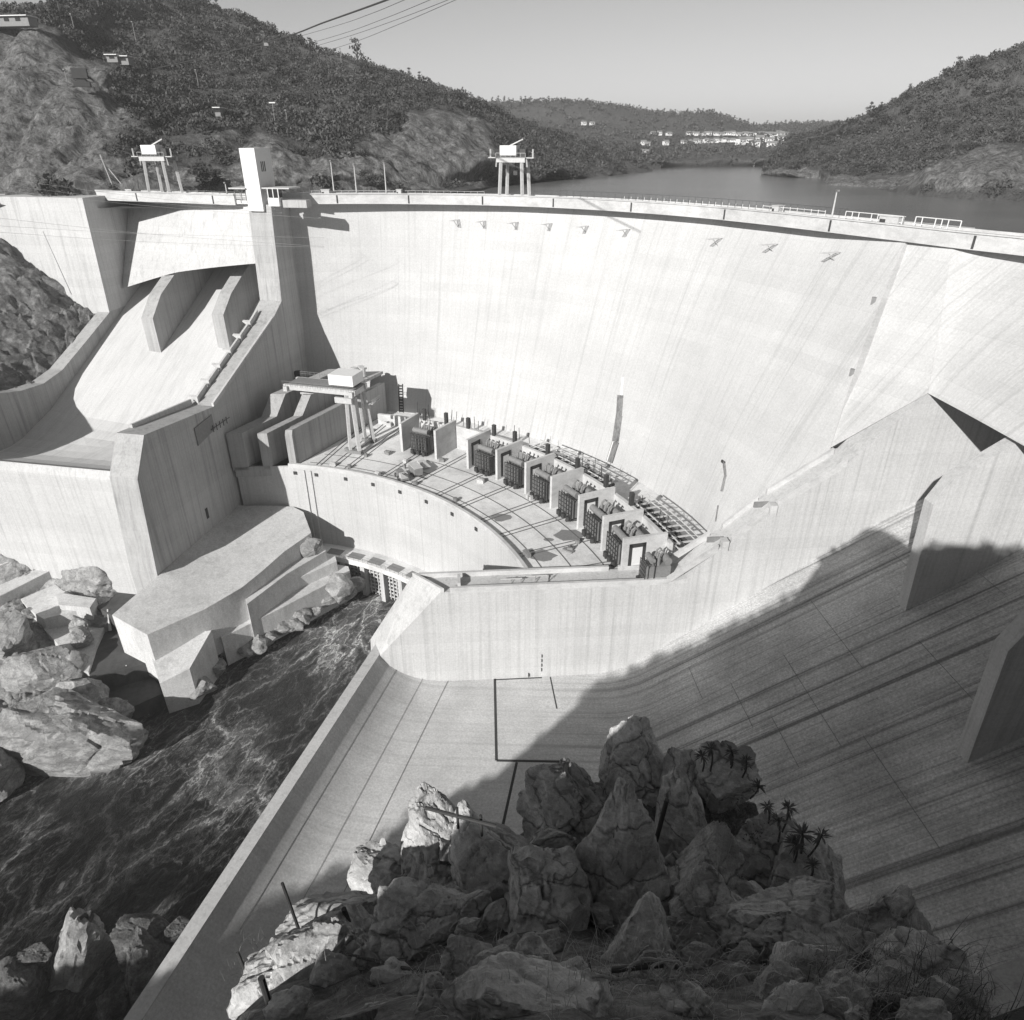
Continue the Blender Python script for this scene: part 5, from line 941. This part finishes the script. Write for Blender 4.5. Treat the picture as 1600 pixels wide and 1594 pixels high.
def on_crest(px, off, z=-16.3):
    ks = [abs(math.atan2(c[0], c[1]) - math.atan2((px - 800), ray(px, 300)[1])) for c in cc]; k = int(np.argmin(ks)); q = cc[k] + nrm[k] * off; return np.array([q[0], q[1], z]), math.degrees(math.atan2(nrm[k][0], nrm[k][1]))
p1, a1 = on_crest(789, 5.5); crest_crane(p1, a1, 'gantry crane with a white house on the dam crest against the reservoir')
p1, a1 = on_crest(238, 5.5); crest_crane(p1, a1 - 8, 'gantry crane with thin pale legs on the crest left of the white tower')
def crest_rail(px0, px1, n, off, h, nm, label, m='light', rails_=(1.0,), r_=.06):
    o = thing('railing', label, 'railing', on_crest((px0 + px1) / 2, off)[0], world=True); pts = [on_crest(x, off)[0] for x in np.linspace(px0, px1, n)]
    for p1 in pts: MB().bar(p1, p1 + np.array([0, 0, h]), r_ * 1.7).build('post', M[m], o)
    q = MB(); [q.tube([p1 + np.array([0, 0, h * f]) for p1 in pts], r_, 5) for f in rails_]; q.build('rail', M[m], o)
crest_rail(850, 1290, 60, 9.0, 2.6, 'r', 'thin dark wire fence along the reservoir side of the crest at right', 'dark', (1.0, .5), .035)
crest_rail(960, 1160, 22, 6.5, 2.0, 'r', 'row of short white posts on the crest above the middle of the dam', 'white', (.35,), .05)
crest_rail(1165, 1262, 12, 6.5, 2.2, 'r', 'white railing on the crest just left of the pale valve box', 'white', (.9, .45), .06)
crest_rail(1300, 1392, 9, 6.5, 2.4, 'r', 'white two bar railing on the crest left of the control hut', 'white', (1.0, .5), .08)
crest_rail(1410, 1478, 6, 6.5, 2.6, 'r', 'white two bar railing on the crest at the far right', 'white', (1.0, .5), .09)
crest_rail(470, 745, 26, 8.8, 1.8, 'r', 'thin pale railing along the crest between the tower and the crane', 'light', (1.0, .5), .05)
crest_rail(20, 372, 40, 8.8, 1.6, 'r', 'thin railing along the bridge over the spillway', 'mid', (1.0, .5), .05)
for px, h, lb in [(513, 10, 'tall lamp post on the crest just right of the white tower'), (547, 9, 'second lamp post right of the white tower'), (594, 9.5, 'third lamp post right of the white tower'), (315, 4, 'short pale post on the bridge left of the white tower'), (1269, 6, 'single tall white post on the crest at right')]:
    p1, _ = on_crest(px, 9.0); o = thing('lamp_post', lb, 'lamp post', p1); MB().tube([(0, 0, 0), (0, 0, h)], [.22, .13], 8).build('pole', M['light'], o, local=True); MB().box((0, -.3, h + .1), (.5, 1.0, .35)).build('lamp_head', M['mid'], o, local=True)
for px, sx, lb in [(1365, 4.2, 'pale square control hut on the crest between the white railings'), (500, 2.4, 'small grey box on the crest next to the lamp post'), (1188, 1.8, 'small dark box on the crest by the white railing'), (620, 1.4, 'little white box on the crest in the left half of the dam')]:
    p1, a = on_crest(px, 7.0); o = thing('control_box', lb, 'hut', p1, -R_(a)); MB().box((0, 0, 1.1), (sx, 2.0, 2.2)).build('housing', M['light'], o, local=True); MB().box((0, 0, 2.28), (sx + .3, 2.3, .15)).build('lid', M['parapet'], o, local=True); MB().box((-sx * .3, -1.02, .9), (sx * .3, .06, 1.5)).build('door', M['dark'], o, local=True)
p1, a = on_crest(1420, 8.2, -16.2); tag(MB().box(p1 + np.array([2, 3, 0]), (16, 5, 1.6), a).build('intake_block', M['parapet']), 'low concrete platform behind the crest at far right with railings on it', 'platform')
p1, a = on_crest(148, 3, -16); tag(MB().box(p1 + np.array([-1, 0, .3]), (6, 4, 2.0), a).build('gate_block', M['parapet']), 'dark concrete block on the crest at the left end of the bridge', 'block')
q = MB(); p1, _ = on_crest(155, 6); q.bar(p1, p1 + np.array([-2.5, 1, 11.5]), .22); q.bar(p1 + np.array([4.5, 0, 0]), p1 + np.array([-.6, .6, 7.5]), .16); q.box(p1 + np.array([4.6, 0, .8]), (2, 1.5, 1.6)); tag(q.build('derrick', M['light']), 'slanting derrick pole with a stay at the left end of the bridge', 'derrick')

# ------------------------------------------------------------------ on the left hill: site buildings, excavator, masts
def left_at(x, y):
    v = ray(x, y); g = co_l.reshape(-1, 3); e = np.abs(g[:, 0] / g[:, 1] - v[0] / v[1]) + np.abs(g[:, 2] / g[:, 1] - v[2] / v[1]); e = np.where(e < e.min() + .006, g[:, 1] * 1e-5, 9); return g[int(np.argmin(e))]
def shed(x, y, wd, h, label, dY=-4, rot=0):
    p1 = left_at(x, y); p2 = PY(x, y, p1[1] + dY); o = thing('site_shed', label, 'shed', p2, R_(rot)); MB().box((0, 0, h / 2 - .5), (wd, 5, h + 1)).build('wall', M['mid'], o, local=True); MB().box((0, -.4, h + .15), (wd + .8, 6.4, .3)).build('roof', M['white'], o, local=True)
    for k in range(max(1, int(wd / 5))): MB().box((-wd / 2 + min(2.5, wd / 2) + k * 5, -2.52, h * .55), (2.2, .1, 1.2)).build('window', M['glass'], o, local=True)
shed(14, 38, 22, 2.3, 'long low building with a white roof on the left hilltop', -6, -8); shed(180, 94, 4.5, 1.6, 'small white roofed hut on the slope of the left hill', -4); shed(198, 98, 4, 2.0, 'pale hut beside the small white roofed hut on the left hill', -6)
shed(344, 178, 2.2, 2.0, 'tiny tunnel portal with a white frame in the bushes of the left hill', -3)
p1 = left_at(135, 138); ex = thing('excavator', 'dark excavator standing on the bare bench of the left hill', 'excavator', PY(135, 138, p1[1] - 3), R_(20))
MB().box((-1, 0, 4.6), (5.0, 3.4, 3.2)).build('cab', M['dark'], ex, local=True); q = MB(); q.box((-1, -1.3, 1.2), (5.4, .9, 1.6)); q.box((-1, 1.3, 1.2), (5.4, .9, 1.6)); q.box((-1, 0, 2.4), (3, 2.4, .9)); q.build('track', M['dark'], ex, local=True); MB().bar((1, 0, 4), (4.2, 0, 1.6), .7).bar((4.2, 0, 1.6), (3.6, 0, -.2), .6).box((3.6, 0, -.2), (1.4, 1.6, 1.3)).build('boom', M['dark'], ex, local=True)
for x, y, h, lb in [(212, 58, 22, 'bare pole on the upper slope of the left hill'), (117, 46, 22, 'pole among the trees at the upper left'), (430, 190, 28, 'lamp mast with a white head in the bushes of the left hill'), (449, 190, 18, 'thin pole just right of the lamp mast on the left hill'), (310, 130, 20, 'thin pole in the middle of the left hill'), (533, 92, 16, 'pole on the skyline of the left hill under the cables'), (104, 120, 12, 'short pale post on the bench of the left hill')]:
    p1 = left_at(x, y); p2 = PY(x, y + 3, p1[1] - 1); hh = h * (p2 @ CF) / FPX; o = thing('mast', lb, 'mast', p2); MB().tube([(0, 0, -1), (0, 0, hh)], .16, 6).build('pole', M['mid'], o, local=True); MB().box((0, -.3, hh), (2.4 if x == 430 else .7, .6, .4)).build('mast_head', M['white'] if x == 430 else M['mid'], o, local=True)

# ------------------------------------------------------------------ cables
def cable(pts, r_, label, m='dark'):
    p = [PY(*q) for q in pts]; tag(MB().tube(catmull(p, 24), r_, 5).build('cable', M[m]), label, 'cable')
cable([(240, 108, 330), (415, 67, 250), (510, 34, 190), (605, 0, 150), (680, -30, 125)], .17, 'thick overhead ropeway cable crossing the sky at upper left')
for i, (a, b_) in enumerate([((520, 42), (632, 0)), ((525, 56), (672, 0)), ((528, 62), (700, 0)), ((535, 72), (712, 0))]): cable([(a[0] - 120, a[1] + 34, 330), (*a, 260), ((a[0] + b_[0]) / 2, (a[1] + b_[1]) / 2 + 2, 210), (*b_, 170), (b_[0] + 60, b_[1] - 26, 150)], .055, ['uppermost', 'second', 'third', 'lowest'][i] + ' of the thin overhead wires below the thick ropeway cable')
o = thing('cable_trolley', 'little trolley hanging from the thick ropeway cable', 'trolley', PY(416, 67, 249)); MB().box((0, 0, -.4), (1.3, .6, .8)).build('carriage', M['mid'], o, local=True); MB().bar((.4, 0, -.8), (.6, 0, -4), .12).build('hanger', M['dark'], o, local=True)
for i, (a, b_) in enumerate([((0, 278), (410, 326)), ((0, 288), (420, 332)), ((0, 297), (480, 340)), ((0, 341), (484, 384)), ((0, 353), (484, 371)), ((0, 363), (484, 386))]): cable([(a[0] - 40, a[1] - 5, 150), (*a, 160), ((a[0] + b_[0]) / 2, (a[1] + b_[1]) / 2 + 4, 180), (*b_, 200), (b_[0] + 20, b_[1], 204)], .026, ['highest', 'second', 'third', 'fourth', 'fifth', 'lowest'][i] + ' of the pale wires sagging across the spillway towards the tower block', 'light')

# ------------------------------------------------------------------ on the near rocks: iron stakes, rail, rope, plants, dry grass
def stake(x0, y0, x1, y1, Y, label, r_=.018):
    r_ *= LF(x0); Y *= LF(x0); b_ = PY(x0, y0, Y); tpp = PY(x1, y1, Y + .12); dn = (b_ - tpp) * .25; tag(MB().tube([b_ + dn, tpp], r_, 8).build('iron_stake', M['dark'], smooth=True), label, 'iron stake')
stake(474, 1472, 441, 1380, 4.7, 'tall thin iron stake leaning left, the upper one on the left flank'); stake(566, 1498, 537, 1420, 4.4, 'thick iron stake with a knob beside the flat lichen boulder', .028); stake(385, 1520, 371, 1488, 4.2, 'short thin iron stake at the edge of the chute'); stake(430, 1600, 408, 1528, 3.3, 'thick iron stake at the bottom left corner', .03); stake(447, 1466, 444, 1456, 4.9, 'stub of an iron stake between the two thin ones'); stake(1024, 1318, 1042, 1250, 7.6, 'iron bar leaning in the cleft beside the high peak', .04)
o = thing('iron_rail', 'fallen iron rail lying on two short posts above the spiky boulder', 'rail', PY(715, 1280, 7.2), world=True); MB().tube([PY(664, 1262, 7.3), PY(775, 1291, 7.1)], .03, 8).build('bar', M['dark'], o)
for x, y in ((714, 1268), (751, 1280)): MB().tube([PY(x, y - 6, 7.22), PY(x + 2, y + 26, 7.18)], .022, 8).build('post', M['dark'], o)
q = []; c = PY(1022, 1506, 2.6)
for k in range(260):
    t_ = k * .115; rad = .07 + .025 * math.sin(t_ * .37) + .012 * (k % 7) / 7; q.append(c + CR * (math.cos(t_) * rad * 1.35 + .05 * math.sin(t_ * .21)) + CU * (math.sin(t_) * rad) + CF * (-.05 + .05 * math.sin(t_ * .53)))
tail = [c + CR * (-.06 - .05 * k) + CU * (-.07 + .012 * math.sin(k * 1.3)) - CF * .03 for k in range(8)]
tag(MB().tube(q + tail, .0105, 7).build('rope_coil', M['rope'], smooth=True), 'coil of thick rope thrown over an iron bar at lower right of centre', 'rope')
tag(MB().tube([PY(955, 1516, 2.56), PY(1036, 1507, 2.58)], .02, 8).build('iron_bar', M['dark'], smooth=True), 'iron bar stuck through the coil of rope', 'iron bar')
q = []; a = PY(610, 1520, 4.4); b_ = PY(690, 1522, 3.9)
for k in range(140): t_ = k / 139; q.append(lerp(a, b_, t_) + CR * math.cos(k * .55) * .018 + CU * (math.sin(k * .55) * .02 + .01))
tag(MB().tube(q, .0022, 4).build('wire_coil', M['light']), 'loose spiral of wire lying in the dark at the lower left', 'wire')
tag(MB().tube([PY(532, 1488, 6.0), PY(580, 1500, 5.7), PY(625, 1512, 5.2), PY(690, 1520, 4.4)], [.02, .024, .022, .018], 8).build('fallen_branch', M['bark'], smooth=True), 'dark branch lying across the foot of the flat lichen boulder', 'branch')
def rosette(x, y, xb, yb, Y, s, label, heads=1):
    Y -= .7
    o = thing('rosette_plant', label, 'plant', PY(xb, yb, Y), world=True); top_ = PY(x, y, Y - .05); base_ = PY(xb, yb, Y); rng = random.Random(int(x)); k = (top_ @ CF) / FPX
    MB().tube(catmull([base_, lerp(base_, top_, .5) + CR * .03, top_], 8), [.016] * 8, 6).build('stem', M['bark'], o, smooth=True); q = MB()
    for i in range(34):
        a = rng.uniform(0, 6.28); e = rng.uniform(-.5, 1.2); Ln = s * k * rng.uniform(.42, .58); d = Vector((math.cos(a) * math.cos(e), math.sin(a) * math.cos(e), math.sin(e))); st = Vector(top_) + Vector((0, 0, -.06 * rng.random())); sd = d.cross(Vector((0, 0, 1))).normalized() * Ln * .085; dr = Vector((0, 0, -Ln * .18))
        q.add([st, st + d * Ln * .5 + sd, st + d * Ln + dr, st + d * Ln * .5 - sd], [(0, 1, 2, 3)])
    q.build('leaf_rosette', M['leafn'], o, fix=False)
PL = [(1111, 1168, 1110, 1205, 9.4, 30, 'dense rosette plant lowest on the left of the rounded boulder'), (1097, 1180, 1098, 1205, 9.5, 26, 'squat rosette plant beside the pointed grey boulder'), (1143, 1173, 1142, 1195, 9.2, 30, 'rosette plant in the middle of the rounded boulder top'), (1142, 1186, 1142, 1200, 9.15, 20, 'small rosette under the middle plant of the rounded boulder'), (1166, 1188, 1160, 1215, 9.0, 26, 'rosette plant at the right edge of the rounded boulder'), (1186, 1228, 1172, 1248, 8.7, 28, 'rosette plant leaning out over the chute below the rounded boulder'), (1199, 1258, 1200, 1290, 8.4, 26, 'dark rosette plant half way down the right flank'), (1232, 1262, 1222, 1300, 8.1, 34, 'tall rosette plant sticking up from the right flank'), (1216, 1280, 1215, 1320, 8.0, 32, 'bushy rosette plant below the tall one'), (1254, 1302, 1248, 1345, 7.5, 46, 'largest rosette plant on the right flank'), (1244, 1318, 1240, 1350, 7.4, 40, 'second large rosette plant crowded on the left of the largest'), (1284, 1304, 1262, 1340, 7.4, 34, 'rosette on a long bent stem furthest out over the chute'), (1270, 1350, 1262, 1380, 7.0, 30, 'lowest rosette plant on the right flank')]
for p_ in PL: rosette(*p_)
def blades(name, spots, m, label, per, Lm, width, bend, seed):
    rng = np.random.default_rng(seed); v = []; f = []
    for (x, y, Y, n, sc) in spots:
        Y *= LF(x); c = PY(x, y, Y)
        for k in range(int(n * per)):
            p0_ = c + rng.normal(size=3) * np.array([.16, .16, .03]) * sc; a = rng.uniform(0, 6.28); Ln = Lm * sc * rng.uniform(.4, 1.3); d = np.array([math.cos(a), math.sin(a), 0]) * rng.uniform(.1, 1.0) * bend; sd = np.array([-math.sin(a), math.cos(a), 0]) * width * rng.uniform(.6, 1.3); o_ = len(v)
            for i in range(5): t_ = i / 4; pt = p0_ + d * Ln * t_ ** 1.7 + np.array([0, 0, Ln * (t_ - .45 * t_ * t_ * bend)]); wv = sd * (1 - t_ * .9); v += [pt - wv, pt + wv]
            f += [(o_ + 2 * i, o_ + 2 * i + 1, o_ + 2 * i + 3, o_ + 2 * i + 2) for i in range(4)]
    return tag(raw_mesh(name, np.array(v), np.array(f), m), label, 'grass', kind='stuff')
rg = random.Random(9); sp_ = [(rg.uniform(480, 1420), rg.uniform(1500, 1600), rg.uniform(2.2, 3.8), 1.25, 1) for k in range(90)] + [(rg.uniform(1140, 1300), rg.uniform(1260, 1420), rg.uniform(6.4, 8), 1, 1.2) for k in range(22)] + [(rg.uniform(560, 760), rg.uniform(1380, 1440), rg.uniform(5.4, 6.6), 1, 1) for k in range(16)] + [(rg.uniform(360, 560), rg.uniform(1470, 1590), rg.uniform(3.6, 4.6), 1, .9) for k in range(14)]
blades('dry_grass', sp_, M['grass'], 'thin dry grass stalks scattered among the near rocks', 18, .24, .0020, .9, 1)
blades('grass_tussock', [(1440, 1545, 3.9, 4, 1.6), (1480, 1560, 3.7, 5, 1.7), (1400, 1560, 3.6, 4, 1.5), (1350, 1580, 3.2, 4, 1.4), (1500, 1590, 3.4, 5, 1.5), (1430, 1590, 3.1, 5, 1.5)], M['leafn'], 'dark tussock of long hanging grass at the lower right', 40, .3, .004, 1.1, 2)
def shrub(x, y, Y, r_, label, seed):
    Y *= LF(x); r_ *= LF(x)
    rng = np.random.default_rng(seed); c = PY(x, y, Y); cs = [c + rng.normal(size=3) * r_ * .5 for k in range(14)]; v, f = leaf_cloud(cs, [r_ * .45] * 14, 90, .10, .9, rng, .1); o = thing('shrub', label, 'shrub', c); v = v - c; raw_mesh('foliage', v, f, M['leafn'], o); q = MB(); [q.tube([tuple(rng.normal(size=3) * r_ * .15 + np.array([0, 0, -r_])), tuple(cs[k] - c)], .006, 5) for k in range(8)]; q.build('twig', M['bark'], o, local=True)
for i, s_ in enumerate([(1185, 1310, 7.6, .5, 'dark shrub clinging to the right flank under the bent plant'), (1240, 1380, 6.9, .5, 'dark shrub low on the right flank'), (1120, 1300, 8.2, .3, 'dark shrub in the cleft right of the peak'), (730, 1340, 7.4, .35, 'dark shrub between the spiky and the fluted boulders'), (520, 1425, 5.4, .16, 'small shrub by the left iron stakes'), (1270, 1440, 6.0, .35, 'dark shrub behind the smooth rounded boulder'), (1150, 1350, 7.2, .4, 'dark shrub behind the centre right pointed boulder'), (650, 1400, 6.6, .3, 'dark shrub at the foot of the spiky boulder'), (930, 1540, 3.4, .18, 'dark low shrub below the large upright boulder')]): shrub(*s_, 700 + i)

# ------------------------------------------------------------------ the valley's thin air
m = bpy.data.materials.new('valley_air'); m.use_nodes = True; t = m.node_tree; t.nodes.clear(); o_ = t.nodes.new('ShaderNodeOutputMaterial'); pv = t.nodes.new('ShaderNodeVolumePrincipled')
pv.inputs['Color'].default_value = (.85, .85, .85, 1); pv.inputs['Density'].default_value = 0.00021; t.links.new(pv.outputs[0], o_.inputs['Volume'])
hz = MB().box((0, 2250, 0), (6100, 7700, 2)); hz.v = [(x, y, -126.5 if z < 0 else 130.0) for x, y, z in hz.v]; tag(hz.build('haze', m), kind='stuff')
